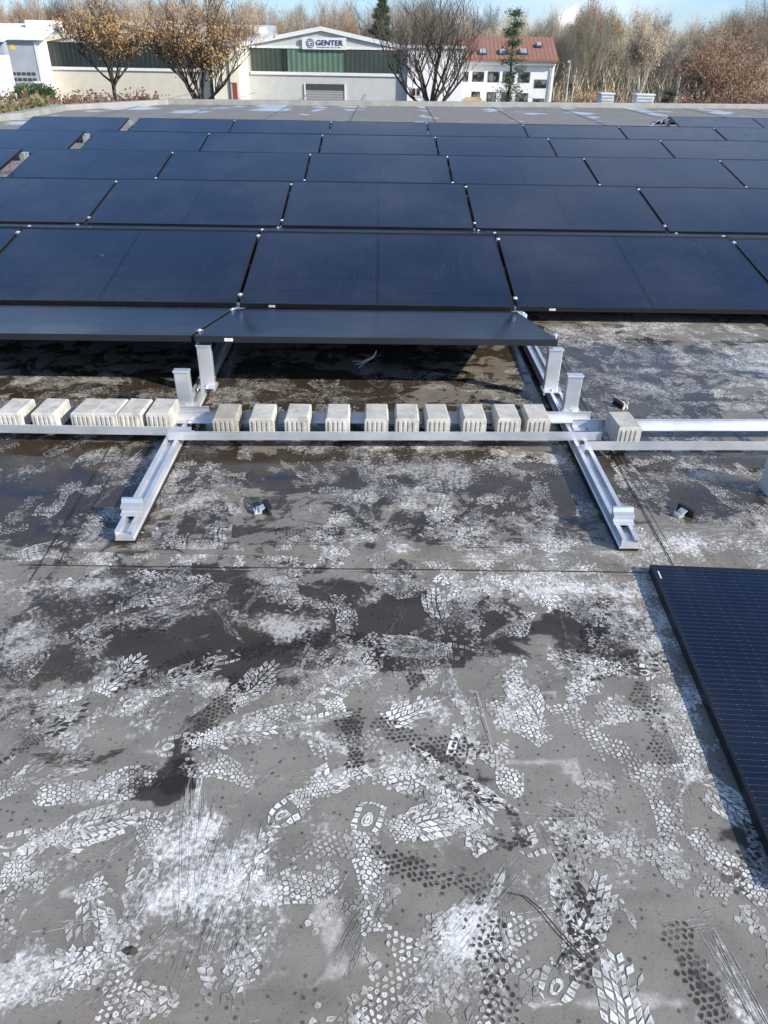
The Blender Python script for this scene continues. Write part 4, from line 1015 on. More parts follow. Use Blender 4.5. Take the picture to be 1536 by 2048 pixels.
def text_on(root, s, a, b, z0, z1, y, mat, name):
    cu = bpy.data.curves.new(name, 'FONT'); cu.body = s; cu.extrude = .02; cu.size = 1
    tmp = bpy.data.objects.new('tmp', cu); COL.objects.link(tmp); bpy.context.view_layer.update()
    me = bpy.data.meshes.new_from_object(tmp.evaluated_get(bpy.context.evaluated_depsgraph_get())); bpy.data.objects.remove(tmp)
    co = np.array([v.co[:] for v in me.vertices]); mn = co.min(0); mx = co.max(0)
    sx = (b-a)/(mx[0]-mn[0]); sz = (z1-z0)/(mx[1]-mn[1])
    for v in me.vertices:
        x, yy, z = v.co; v.co = (a+(x-mn[0])*sx, y-(z+.02), z0+(yy-mn[1])*sz)
    me.materials.clear(); me.materials.append(mat); me.update()
    o = bpy.data.objects.new(name, me); COL.objects.link(o); o.parent = root; return o

# --- main hall with its name board
F = Facade(640, 84, -2.0)
g, (xl, xr, zl, zr, xp, zp) = gable('industrial_hall', 'pale grey gabled hall with green glazing band and a name board', 'hall', F, None, None, (642, 59), (477, 92), (815, 99), 34, GRW, ROOFG)
m = MB(); 
a, b, z0, z1 = F.rect(502, 97, 576, 145); wb = F.hit(650, 96)[1]; 
zb0 = F.hit(576, 143)[1]; zb1 = F.hit(576, 97)[1]
aa = [F.hit(x, 120)[0] for x in (502, 563, 575, 688, 798)]
for i, (mt_, nm) in enumerate(((MDWIN, 'window_band'), (DKWIN, 'window_band'), (LTWIN, 'window_band'), (MDWIN, 'window_band'))):
    MB().box(aa[i]+.02, aa[i+1]-.02, -.08, .02, zb0, zb1).build(nm, mt_, g, label=['olive glazing left of the hall front', 'dark glazing strip', 'pale green translucent glazing in the middle', 'dark olive glazing at the right'][i])
MB().box(aa[0]-.1, aa[4]+.1, -.14, -.0, zb0-.28, zb0-.02).build('sill', TRIM, g)
MB().box(aa[0]-.1, aa[4]+.1, -.16, -.0, zb1+.01, zb1+.2).build('lintel', TRIM, g)
a, b, z0, z1 = F.rect(612, 168, 689, 205); z0 = GZ+.02
dr = MB().box(a, b, -.05, .05, z0, z1-.5).build('roller_shutter', SHUT, g)
MB().box(a-.1, b+.1, -.10, -.052, z1-.5, z1).build('shutter_head', DTRIM, dr); MB().box(a-.14, a-.01, -.12, .0, z0, z1).build('shutter_frame', TRIM, dr); MB().box(b+.01, b+.14, -.12, 0, z0, z1).build('shutter_frame', TRIM, dr)
a, b, z0, z1 = F.rect(605, 75, 693, 99)
sg = MB().box(a, b, -.34, -.20, z0, z1).build('name_board', WHPL, g, label='white board with the name GENTER and a toothed wheel sign')
w_ = b-a; h_ = z1-z0
text_on(sg, 'GENTER', a+w_*.32, a+w_*.93, z0+h_*.36, z0+h_*.80, -.36, DKBLU, 'lettering')
m = MB()
xx = a+w_*.335
rd = random.Random(9)
while xx < a+w_*.85:
    l = rd.uniform(.05, .3); m.box(xx, xx+l, -.36, -.345, z0+h_*.15, z0+h_*.22); xx += l+rd.choice([.03, .03, .12])
m.build('small_print', GREYP, sg)
cx_, cz_ = a+w_*.18, z0+h_*.5; rr = h_*.36
m = MB(); vs = []; N = 48
for i in range(N+1):
    t = 2*math.pi*i/N; vs += [(cx_+rr*math.cos(t), -.36, cz_+rr*math.sin(t)), (cx_+rr*.86*math.cos(t), -.36, cz_+rr*.86*math.sin(t))]
m.add(vs, [(2*i, 2*i+2, 2*i+3, 2*i+1) for i in range(N)])
for i in range(14):
    t = 2*math.pi*i/14; c_, s_ = math.cos(t), math.sin(t)
    m.add([(cx_+c_*rr*.98-s_*rr*.09, -.36, cz_+s_*rr*.98+c_*rr*.09), (cx_+c_*rr*1.22-s_*rr*.07, -.36, cz_+s_*rr*1.22+c_*rr*.07), (cx_+c_*rr*1.22+s_*rr*.07, -.36, cz_+s_*rr*1.22-c_*rr*.07), (cx_+c_*rr*.98+s_*rr*.09, -.36, cz_+s_*rr*.98-c_*rr*.09)], [(0, 1, 2, 3)])
# the G ring inside
vs = []
for i in range(33):
    t = R(38)+(R(322)-R(0))*i/32*.98; vs += [(cx_+rr*.66*math.cos(t), -.362, cz_+rr*.66*math.sin(t)), (cx_+rr*.46*math.cos(t), -.362, cz_+rr*.46*math.sin(t))]
m.add(vs, [(2*i, 2*i+2, 2*i+3, 2*i+1) for i in range(32)])
m.box(cx_+.0, cx_+rr*.66, -.366, -.362, cz_-rr*.10, cz_+rr*.10)
m.build('wheel_emblem', DKBLU, sg)
# lower annex at its right
F2 = Facade(870, 83, -2)
rt = F2.root('annex_building'); tag(rt, 'low pale annex with one window, right of the gabled hall', 'annex')
a = F2.hit(816, 120)[0]; b = F2.hit(928, 120)[0]; z1 = F2.hit(870, 97)[1]
MB().box(a, b, 0, 14, GZ, z1).build('wall', WHT, rt); MB().box(a-.1, b+.2, -.2, 14.2, z1+.002, z1+.25).build('roof', TRIM, rt)
a, b, z0, z1 = F2.rect(809+12, 174, 831+12, 194)
wf = MB().box(a, b, -.06, .02, z0, z1).build('window', TRIM, rt); MB().box(a+.12, (a+b)/2-.06, -.08, -.062, z0+.12, z1-.12).build('pane', WGL, wf); MB().box((a+b)/2+.06, b-.12, -.08, -.062, z0+.12, z1-.12).build('pane', WGL, wf)
# --- beige hall
F3 = Facade(250, 80, -1.0)
g3, _ = gable('beige_hall', 'beige gabled hall with dark glazing band behind the orange trees', 'hall', F3, None, None, (244, 47), (84, 83), (412, 91), 30, BEI, ROOFG, trim=simple('beige_trim', (.66, .6, .47), .6))
a = F3.hit(90, 110)[0]; b = F3.hit(412, 112)[0]; zb0 = F3.hit(250, 135)[1]; zb1 = F3.hit(250, 86)[1]
MB().box(a, b-.3, -.08, .02, zb0, zb1).build('window_band', DKWIN, g3); MB().box(a-.1, b-.2, -.14, 0, zb0-.25, zb0-.02).build('sill', TRIM, g3)
a, b, z0, z1 = F3.rect(215, 61, 285, 81)
sg = MB().box(a, b, -.34, -.20, z0, z1).build('name_board', WHPL, g3, label='white board with the lettering GÄRTNER half hidden by branches'); w_ = b-a; h_ = z1-z0
text_on(sg, 'GÄRTNER', a+w_*.08, a+w_*.70, z0+h_*.38, z0+h_*.86, -.36, GREYP, 'lettering')
m = MB()
for k in range(3):
    x_ = a+w_*(.72+.06*k); m.add([(x_, -.36, z0+h_*(.2+.0*k)), (x_+.2, -.36, z0+h_*.2), (x_+.5+.25*k, -.36, z0+h_*(.6+.13*k)), (x_+.42+.25*k, -.36, z0+h_*(.6+.13*k))], [(0, 1, 2, 3)])
m.build('slash_emblem', DKBLU, sg)
F4 = Facade(445, 79, -1)
rt = F4.root('link_building'); tag(rt, 'narrow cream block with a red door between the two halls', 'building')
a = F4.hit(424, 140)[0]; b = F4.hit(477, 140)[0]; z1 = F4.hit(445, 92)[1]
MB().box(a, b, 0, 10, GZ, z1).build('wall', CREAM, rt); MB().box(a-.1, b+.1, -.12, 10.1, z1+.002, z1+.2).build('roof', TRIM, rt)
a, b, z0, z1 = F4.rect(461, 165, 475, 200); d_ = MB().box(a, b, -.06, .02, GZ+.02, z1).build('door', REDM, rt); MB().box(a, b-.45, -.08, -.062, GZ+.1, z1-.1).build('door_leaf', simple('door_grey', (.5, .46, .42), .6), d_)
m = MB(); xx = F4.hit(458, 140)[0]; m.tube([(xx, -.1, GZ), (xx, -.1, F4.hit(445, 95)[1])], .06, 6); m.build('downpipe', DTRIM, rt)
# long roof behind
F5 = Facade(400, 112, 8)
rt = F5.root('rear_hall'); tag(rt, 'long low hall with grey roof and rooflights behind the beige hall', 'hall')
x0_, z0_ = F5.hit(262, 62); x1_, z1_ = F5.hit(560, 88); zt0 = F5.hit(262, 42)[1]; zt1 = F5.hit(540, 74)[1]
xa, xb = F5.hit(268, 50)[0], F5.hit(552, 80)[0]
MB().box(xa, xb, 0, 16, GZ, z1_).build('wall', GRW, rt)
m = MB(); m.poly_x([(-.4, z1_-.0), (8, zt0-.3), (16.4, z1_), (16.4, z1_+.25), (8, zt0), (-.4, z1_+.25)], xa-.3, xb+.3); rf = m.build('roof', simple('light_sheet_roof', (.55, .56, .56), .45), rt)
for k in range(9):
    x_ = xa+2+(xb-xa-4)*k/8; zc = z1_+.25+(zt0-z1_-.25)*.55
    MB().box(x_-.9, x_+.9, 3.2, 6.5, zc-.2, zc+.55).build('rooflight', WHPL, rf)
# --- white shed left
F6 = Facade(50, 78, 3)
rt = F6.root('white_shed'); tag(rt, 'white roofed shed with a tall grey sectional door at the far left', 'shed')
xa = F6.hit(-60, 100)[0]; xb = F6.hit(84, 110)[0]; ze = F6.hit(50, 80)[1]; zr_ = F6.hit(50, 52)[1]
MB().box(xa, xb, 0, 9, GZ, ze).build('wall', WHT, rt)
m = MB(); m.poly_x([(-.5, ze+.003), (4.5, zr_), (9.5, ze+.003), (9.5, ze+.25), (4.5, zr_+.25), (-.5, ze+.25)], xa-.3, xb+.5); rf = m.build('roof', WSHEET, rt)
m = MB(); m.poly_x([(0, ze), (9, ze), (4.5, zr_-.02)], xb-.2, xb-.001); m.build('gable_wall', WHT, rt)
a, b, z0, z1 = F6.rect(-8, 0, 78, 100); a = F6.hit(10, 120)[0]; b = F6.hit(74, 120)[0]; z1 = F6.hit(45, 83)[1]
dd = MB().box(a, b, -.08, .02, GZ+.02, z1).build('sectional_door', GREYD, rt)
zz0 = F6.hit(45, 141)[1]; 
for r_ in range(2):
    for c in range(5):
        x_ = a+(b-a)*(.20+.155*c); z_ = zz0-.25-r_*.45
        MB().box(x_-.17, x_+.17, -.1, -.082, z_-.12, z_+.12).build('pane', DTRIM, dd)
MB().box(a-.25, a-.02, -.14, 0, GZ, z1+.1).build('door_post', TRIM, rt); MB().box(b+.02, b+.25, -.14, 0, GZ, z1+.1).build('door_post', TRIM, rt)
m = MB(); m.box(b+.3, b+.36, -.3, 0, z1-3.1, z1-3.0); m.box(b-.5, b+.4, -.5, -.3, z1-3.15, z1-3.0); m.build('wall_lamp', TRIM, rt)
x_ = a+(b-a)*.32; MB().box(x_-.2, x_+.2, -.1, -.082, z1-.62, z1-.22).build('yellow_sign', simple('yellow_sign_face', (.7, .55, .06), .5), rt)
x_ = F6.hit(62, 52)[0]; MB().box(x_-1.4, x_+1.2, 2.8, 5, zr_-.1, zr_+.5).build('rooflight', WHPL, rf)
# second shed further left edge (grey, lower)
F6b = Facade(2, 70, 3)
rt = F6b.root('grey_lean_to'); tag(rt, 'grey and white lean-to cut by the left edge of the photo', 'shed')
xb = F6b.hit(14, 130)[0]; xa = xb-6; zt_ = F6b.hit(5, 84)[1]; zm = F6b.hit(5, 110)[1]
MB().box(xa, xb, 0, .9, GZ, zm).build('wall', WHT, rt); MB().box(xa, xb, .002, .9, zm+.002, zt_).build('cladding', GREYD, rt); m = MB(); m.poly_x([(-.3, zt_+.003), (1.0, zt_+.3), (1.0, zt_+.45), (-.3, zt_+.15)], xa, xb+.25); m.build('roof', TRIM, rt)
# --- white house with red roof
F7 = Facade(1015, 88, -3)
h = F7.root('white_house'); tag(h, 'white rendered house with red tiled roof and skylights', 'house')
xa = F7.hit(906, 160)[0]; xb = F7.hit(1107, 160)[0]; ze = F7.hit(1010, 122)[1]; zr_ = F7.hit(1010, 71)[1]
dep = 10.5; ry = 4.6
MB().box(xa, xb, 0, dep, GZ, ze).build('wall', WHT, h)
m = MB(); m.poly_x([(0, ze-.001), (dep, ze-.001), (dep/2, zr_-.3)], xb-.25, xb-.002); m.poly_x([(0, ze-.001), (dep, ze-.001), (dep/2, zr_-.3)], xa+.002, xa+.25); m.build('gable_wall', WHT, h)
sl_ = (zr_-ze)/(dep/2+.5)
m = MB(); m.poly_x([(-.5, ze+.003), (dep/2, zr_-.2), (dep+.5, ze+.003), (dep+.5, ze+.2), (dep/2, zr_), (-.5, ze+.2)], xa-.2, xb+.2); rf = m.build('roof', TILE, h)
m = MB(); m.box(xa-.2, xb+.2, -.72, -.51, ze-.02, ze+.16); m.build('gutter', simple('brown_gutter', (.30, .13, .08), .5), rf)
MB().box(xa, xb, -.51, -.002, ze-.30, ze-.001).build('eaves_board', TRIM, rf)
m = MB(); x_ = F7.hit(1101, 160)[0]; m.tube([(x_, -.5, ze-.1), (x_, -.12, ze-.6), (x_, -.12, GZ)], .07, 6); m.build('downpipe', simple('zinc', (.5, .5, .5), .4, .5), h)
def win(x0, y0, x1, y1, split=2, root=h, FF=F7):
    a, b, z0, z1 = FF.rect(x0, y0, x1, y1); z0 = max(z0, GZ+.2)
    f = MB().box(a, b, -.05, .02, z0, z1).build('window', DTRIM, root)
    for k in range(split):
        u0 = a+(b-a)*k/split+.05; u1 = a+(b-a)*(k+1)/split-.05
        MB().box(u0, u1, -.075, -.052, z0+.06, z1-.06).build('pane', WGL, f)
for r_ in [(913, 143, 937, 163), (945, 143, 968, 163), (976, 143, 999, 164), (1006, 143, 1029, 164), (1037, 144, 1060, 165), (943, 183, 960, 194), (974, 184, 992, 204), (1003, 184, 1022, 204), (1032, 186, 1056, 204)]: win(*r_)
win(1069, 159, 1093, 176, 1); win(1066, 197, 1088, 214, 1)
for (x0, y0, x1, y1) in [(960, 101, 976, 110), (999, 101, 1015, 110), (1039, 101, 1056, 110), (1076, 88, 1089, 95)]:
    a, b, z0, z1 = F7.rect(x0, y0, x1, y1)
    # solve position on the roof slope
    def yz(py):
        # sight line meets slope  z = ze+.2 + sl_*(y+.5)
        P0 = Vector((0, 0, CAMZ)); d = Vector(ray((x0+x1)/2, py)); nrm = F7.n
        lo, hi = 0.5, 1.6
        for _ in range(50):
            k = (lo+hi)/2; Pp = P0+d*(k*88/d.y); loc = Pp-Vector((F7.o.x, F7.o.y, 0)); yl_ = -loc.dot(nrm); zs = ze+.2+sl_*(yl_+.5)
            if Pp.z > zs or yl_ < -.5: lo = k
            else: hi = k
        return yl_, Pp.z
    (ya, za), (yb_, zb_) = yz(y1), yz(y0)
    m = MB(); m.poly_x([(ya, za+.02), (yb_, zb_+.02), (yb_, zb_+.14), (ya, za+.14)], a*1.03, b*1.03); sk = m.build('skylight', DTRIM, rf)
    m = MB(); m.poly_x([(ya+.12, za+.165), (yb_-.12, zb_+.125), (yb_-.12, zb_+.165), (ya+.12, za+.20)], a*1.03+.1, b*1.03-.1); m.build('pane', simple('pale_skylight_glass', (.35, .4, .45), .15), sk)
a, b, z0, z1 = F7.rect(929, 194, 961, 206); MB().box(a, b, -1.2, -.1, GZ, z1).build('timber_porch', WOODC, h)

# --- boxes and poles beyond the far roof edge
def cabinet(x0, y0, x1, label):
    X, Y, Z = on_y(x0+8, 205, 33); Xb = on_y(x1, 205, 33)[0]; zt_ = on_y(x0, y0, 33)[2]
    rt = empty('rooftop_unit', (X, Y, GZ)); tag(rt, label, 'roof unit', 'pale cabinets beyond the far roof edge')
    w_ = Xb-X
    zt_ -= .02; w_ *= .9
    MB().box(0, w_, 0, .5, 0, zt_-GZ).build('casing', simple('cabinet_white', (.62, .64, .64), .45), rt, bevel=.02)
    MB().box(-.03, w_+.03, -.03, .53, zt_-GZ+.002, zt_-GZ+.06).build('lid', TRIM, rt, bevel=.01)
    m = MB()
    for k in range(3): m.box(w_*.1, w_*.9, -.014, -.002, zt_-GZ-.12-.1*k, zt_-GZ-.08-.1*k)
    m.build('vent_slot', simple('vent_grey', (.4, .42, .43), .5), rt)
cabinet(1193, 188, 1229, 'left of two pale cabinets beyond the far roof edge'); cabinet(1264, 190, 1311, 'right and wider of two pale cabinets beyond the far roof edge')
GALV = simple('galvanised_pole', (.5, .5, .47), .5, .4)
def pole(x, yt, Y, label, lamp=False, r=.07):
    Xb, _, _ = on_y(x, 200, Y); zt_ = on_y(x+5, yt, Y)[2]
    rt = empty('street_lamp' if lamp else 'metal_pole', (Xb, Y, GZ)); tag(rt, label, 'street lamp' if lamp else 'pole')
    MB().tube([(0, 0, 0), (0, 0, (zt_-GZ)*.6), (0, 0, zt_-GZ)], [r, r*.8, r*.55], 8).build('mast', GALV, rt)
    if lamp: MB().tube([(0, 0, zt_-GZ), (-.15, -.2, zt_-GZ+.12), (-.2, -.6, zt_-GZ+.16)], [.06, .13, .1], 6).build('lamp_head', GALV, rt)
    else: MB().tube([(0, 0, zt_-GZ), (0, 0, zt_-GZ+.1)], [r*.9, r*.3], 8).build('cap', GALV, rt)
pole(1131, 128, 62, 'tall grey street lamp right of the white house', True, .09); pole(1143, 153, 66, 'thin pale pole just right of the street lamp'); pole(1352, 157, 60, 'thin pale pole in front of the wood at the right')
pole(1405, 185, 70, 'short thin pole below the reddish tree')

# ------------------------------------------------------------------ vegetation
def bark(name, a, b): 
    q = NT(name); oi = q.n('ShaderNodeObjectInfo').outputs['Random']
    c = q.mix(q.noise(4, 4, .6), a, b); q.set(Base_Color=q.mix(q.math('MULTIPLY', oi, .4), c, tuple(v*.6 for v in a)), Roughness=.9); return q.m
def leafm(name, a, b, c2):
    q = NT(name); n = q.noise(.9, 5, .7, q.geo()); n2 = q.noise(9, 2, .5, q.geo())
    c = q.mix(q.sstep(n, .35, .65), a, b); c = q.mix(q.sstep(n2, .5, .7), c, c2)
    q.set(Base_Color=c, Roughness=.75); q.b.inputs['Specular IOR Level'].default_value = .2
    return q.m
BK_DARK = bark('dark_bark', (.055, .042, .034), (.10, .08, .065)); BK_TAN = bark('tan_bark', (.42, .35, .26), (.55, .47, .36)); BK_GREY = bark('grey_bark', (.38, .35, .30), (.52, .48, .42)); BK_RED = bark('reddish_bark', (.24, .15, .10), (.33, .22, .15)); BK_PALE = bark('birch_bark', (.45, .42, .35), (.6, .56, .48))
LF_OR = leafm('orange_leaves', (.30, .18, .075), (.42, .27, .12), (.20, .12, .06)); LF_SHR = leafm('shrub_leaves', (.13, .075, .05), (.18, .11, .07), (.09, .05, .035)); LF_SHG = leafm('tuft_leaves', (.15, .15, .06), (.21, .20, .09), (.10, .10, .04)); LF_BR = leafm('brown_leaves', (.30, .19, .10), (.40, .27, .15), (.20, .13, .08)); LF_TAN = leafm('tan_twig_haze', (.40, .32, .21), (.50, .42, .30), (.27, .22, .15)); LF_RED = leafm('red_brown_leaves', (.22, .13, .08), (.30, .19, .12), (.14, .08, .05))
LF_GRY = leafm('grey_twig_haze', (.40, .36, .30), (.50, .46, .40), (.28, .25, .20)); LF_YG = leafm('yellow_green_leaves', (.34, .31, .11), (.42, .38, .16), (.20, .19, .08)); LF_CON = leafm('conifer_needles', (.035, .065, .035), (.07, .11, .06), (.02, .035, .02))
LF_HED = leafm('hedge_leaves', (.035, .07, .02), (.06, .11, .03), (.02, .04, .015))

def branchy(seed, H, spread, nmain, trunk_r, fork=.25, up=.55, lv=3, droop=0.0, twig_r=.018, kids=4, wig=.16, leader=True):
    """returns (limb MB, twig MB, tip points). Base at origin"""
    rd = random.Random(seed); L = MB(); T = MB(); tips = []
    def grow(p, d, length, r, lev):
        n = 4 if lev < 2 else 3; pts = [p.copy()]; dd = d.copy(); rads = [r]
        for i in range(n):
            dd = (dd+Vector((rd.uniform(-wig, wig), rd.uniform(-wig, wig), rd.uniform(-wig*.5, wig)+up*.10-droop*lev*.05))).normalized()
            p = p+dd*(length/n); pts.append(p.copy()); rads.append(max(r*(1-(i+1)/n*.62), twig_r*.6))
        (L if lev < 2 else T).tube(pts, rads, 5 if lev == 0 else (4 if lev == 1 else 3), cap=False)
        if lev >= lv: tips.append((pts[-1], dd)); tips.append((pts[-2], dd)); return
        nk = kids+(1 if lev == 0 else 0)
        for k in range(nk):
            t = .30+.70*(k+rd.random()*.8)/nk; j = min(int(t*n), n-1); f = t*n-j; q = pts[j].lerp(pts[j+1], min(f, 1))
            ax = Vector((rd.uniform(-1, 1), rd.uniform(-1, 1), rd.uniform(-.3, .6))).normalized()
            nd = (dd*.75+ax*spread*.95+Vector((0, 0, up*.5))).normalized()
            grow(q, nd, length*rd.uniform(.50, .72), max(rads[j]*.58, twig_r), lev+1)
    # trunk
    fh = H*fork; L.tube([(0, 0, -.3), (rd.uniform(-.05, .05), 0, fh*.5), (0, 0, fh)], [trunk_r*1.25, trunk_r, trunk_r*.85], 8, cap=False)
    for k in range(nmain):
        az = 2*math.pi*(k+rd.random()*.6)/nmain; el = rd.uniform(.55, 1.0)
        d = Vector((math.cos(az)*spread*1.05, math.sin(az)*spread*1.05, el)).normalized()
        z0 = fh*rd.uniform(.82, 1.0); grow(Vector((0, 0, z0)), d, (H-fh)*rd.uniform(.52, .66), trunk_r*.55, 0)
    if leader:
        grow(Vector((0, 0, fh*.97)), Vector((0, 0, 1)), (H-fh)*.72, trunk_r*.7, 0)
    return L, T, tips
def leaves(tips, seed, per, size, sc, keep=lambda p: True):
    rd = random.Random(seed); m = MB()
    for p, d in tips:
        if not keep(p): continue
        for _ in range(per):
            q = p+Vector((rd.gauss(0, sc), rd.gauss(0, sc), rd.gauss(0, sc*.8)))
            a = Vector((rd.uniform(-1, 1), rd.uniform(-1, 1), rd.uniform(-1, 1))).normalized(); b = a.orthogonal().normalized(); s = size*rd.uniform(.6, 1.3)
            m.add([q-a*s, q+b*s*.55, q+a*s, q-b*s*.55], [(0, 1, 2, 3)])
    return m
def sprigs(tips, seed, per, length, r, spread=.7):
    rd = random.Random(seed); m = MB()
    for p, d in tips:
        for _ in range(per):
            q = p+Vector((rd.gauss(0, length*.25), rd.gauss(0, length*.25), rd.gauss(0, length*.25)))
            dd = (d+Vector((rd.uniform(-1, 1), rd.uniform(-1, 1), rd.uniform(-.3, .9)))*spread).normalized()
            s = dd.orthogonal().normalized()*r; l = length*rd.uniform(.5, 1.2)
            m.add([q-s, q+s, q+dd*l], [(0, 1, 2)])
    return m
def tree(name, loc, seed, H, bk, lf, label, group=None, spread=.6, nmain=6, tr=.16, fork=.25, per=8, lsize=.07, lsc=.35, sprig=0, keep=lambda p: True, lv=3, kids=4, up=.55, twig_r=.018, leader=True, twm=None, spl=.7, spr=.012):
    root = empty(name, loc); 
    if label: tag(root, label, 'tree', group)
    L, T, tips = branchy(seed, H, spread, nmain, tr, fork, up, lv, kids=kids, twig_r=twig_r, leader=leader)
    L.build('trunk', bk, root)
    if sprig: s = sprigs(tips, seed+2, sprig, spl, spr); T.add(s.v, s.f)
    T.build('twigs', twm or bk, root)
    if per: leaves(tips, seed+1, per, lsize, lsc, keep).build('crown', lf, root)
    return root
def ht(px, pytop, Y):   # tree height for a top pixel
    return on_y(px, pytop, Y)[2]-GZ
def at_g(px, Y): x, y, _ = on_y(px, 190, Y); return (x, y, GZ)

tree('orange_tree', at_g(230, 50), 21, ht(225, -8, 50)*1.0, BK_DARK, LF_OR, 'small tree with orange autumn leaves in front of the beige hall, leftmost', 'young trees in front of the halls', spread=.78, nmain=6, tr=.12, fork=.53, per=3, sprig=1, spl=.4, spr=.008, lsize=.08, lsc=.26, keep=lambda p: random.random() < (.9 if p.z < 7.4 else .4), up=.4, kids=4, twig_r=.016)
tree('orange_tree', at_g(404, 46), 33, ht(404, -30, 46), BK_DARK, LF_OR, 'wide tree with orange leaves between the beige hall and the grey hall', 'young trees in front of the halls', spread=.74, nmain=8, tr=.15, fork=.42, per=3, sprig=1, spl=.4, spr=.008, lsize=.08, lsc=.28, keep=lambda p: (p.z < 6.8 and p.x < 2.0) or random.random() < .32, up=.42, kids=4, twig_r=.017)
tree('bare_tree', at_g(862, 45), 45, ht(862, -20, 45), BK_DARK, None, 'dark bare leafless tree right of the grey hall', 'young trees in front of the halls', spread=.74, nmain=8, tr=.17, fork=.40, per=0, sprig=1, kids=4, twig_r=.014, spl=.7, spr=.008, up=.42)
# sparse pine
def conifer(px, ytop, Y, seed, label, rad, bare=.12, dens=1.0, cat_leaf=LF_CON, whorls=16, gap=.35, name='pine_tree', group=None, base=.1):
    H = ht(px, ytop, Y); root = empty(name, at_g(px, Y)); tag(root, label, 'conifer', group); rd = random.Random(seed)
    MB().tube([(0, 0, -.2), (.05, 0, H*.5), (0, 0, H*.98)], [.13, .09, .015], 6).build('trunk', BK_DARK, root)
    B = MB(); N = MB()
    for w in range(whorls):
        t = base+(1-base)*w/whorls; z = H*t; r = rad*(1-t)**.75*rd.uniform(.65, 1.1)+.12
        for k in range(rd.choice((4, 5, 6))):
            if rd.random() < gap*(1-t): continue
            az = rd.uniform(0, 6.28); d = Vector((math.cos(az), math.sin(az), rd.uniform(.05, .45)))
            p0 = Vector((0, 0, z)); p1 = p0+d*r*rd.uniform(.7, 1.1); B.tube([p0, p0.lerp(p1, .6), p1], [.035, .02, .01], 3, cap=False)
            for _ in range(int(70*dens)):
                u = rd.uniform(.35, 1.05)**.8; q = p0.lerp(p1, u)+Vector((rd.gauss(0, .14), rd.gauss(0, .14), rd.gauss(.04, .10)))
                a = Vector((rd.uniform(-1, 1), rd.uniform(-1, 1), rd.uniform(-.2, 1))).normalized(); b = a.orthogonal().normalized(); s = rd.uniform(.07, .15)
                N.add([q, q+a*s+b*.025, q+a*s*1.5, q+a*s-b*.025], [(0, 1, 2, 3)])
    B.build('branch', BK_DARK, root); N.build('crown', cat_leaf, root); return root
conifer(1016, 12, 52, 4, 'tall sparse pine in front of the white house', 1.55, dens=1.0, gap=.42, whorls=15)
conifer(762, -6, 97, 8, 'dense dark green pine rising behind the grey hall', 2.7, dens=7, gap=.05, whorls=18, base=.25)
conifer(1340, 176, 66, 12, 'small dark spruce at the foot of the wood, right', 1.2, dens=1.2, gap=.1, whorls=7, name='spruce_tree')
# reddish broad tree at the right
tree('red_brown_tree', at_g(1432, 62), 61, ht(1432, 84, 62), BK_RED, LF_RED, 'broad red-brown tree standing before the wood at the right', None, spread=.85, nmain=8, tr=.15, fork=.22, per=3, lsize=.09, lsc=.35, kids=4, sprig=2, up=.35)
tree('birch_tree', at_g(1275, 88), 62, ht(1285, 62, 88), BK_PALE, LF_TAN, 'pale barked birch standing in front of the wood', None, spread=.42, nmain=4, tr=.16, fork=.3, per=3, lsize=.10, lsc=.4, sprig=4, twm=BK_TAN)

# wood behind: individual trees from a few prototypes
KINDS = [('tan', 'bare tan tree', BK_TAN, LF_TAN, .50, 5), ('grey', 'bare grey tree', BK_GREY, LF_GRY, .42, 4), ('brown', 'brown leaved tree', BK_RED, LF_BR, .60, 9), ('orange', 'rusty orange tree', BK_DARK, LF_OR, .52, 6), ('olive', 'olive yellow tree', BK_GREY, LF_YG, .55, 10), ('slim', 'slim upright bare tree', BK_TAN, LF_GRY, .30, 3)]
protos = []
for i, (nm, lb, bk, lf, sp, per) in enumerate(KINDS):
    for v in range(2):
        t = tree('woodland_tree', (0, 0, 0), 100+i*10+v, 13.0, bk, lf, None, spread=sp, nmain=6, tr=.17, fork=.22 if i != 5 else .3, per=max(1, per//2), lsize=.10, lsc=.55, sprig=3, kids=4, twig_r=.028, spl=1.2, spr=.014, twm=bk if i != 3 else BK_RED)
        protos.append((t, lb, i))
usedp = {}
def skyline(px):      # top of the wood, pixels
    return float(np.interp(px, [-60, 60, 140, 230, 330, 430, 500, 560, 640, 720, 800, 900, 980, 1080, 1130, 1190, 1240, 1290, 1350, 1400, 1450, 1500, 1600], [18, 5, -6, 0, -4, -10, 6, 28, 14, 22, 8, 22, 30, 38, 34, 26, 58, 38, 64, 52, 36, 22, 8]))
rd = random.Random(77)
specs = []
for row, (Y, n, dz) in enumerate(((104, 24, 34), (116, 34, 16), (130, 38, 0), (146, 34, 2))):
    for k in range(n):
        px = -40+(1620)*(k+rd.uniform(.1, .9))/n
        if row == 0 and px < 1110: continue
        specs.append((px, Y+rd.uniform(-4, 4), dz+rd.uniform(-5, 16), row))
counts = {}
specs.sort(key=lambda s: s[0])
def zoneof(px):
    if px < 130: return 'behind the white shed'
    if px < 430: return 'behind the beige hall'
    if px < 560: return 'above the gap between halls'
    if px < 800: return 'behind the grey hall'
    if px < 920: return 'behind the annex'
    if px < 1110: return 'behind the red roofed house'
    if px < 1250: return 'right of the street lamp'
    if px < 1400: return 'left of the red-brown tree'
    return 'behind the red-brown tree'
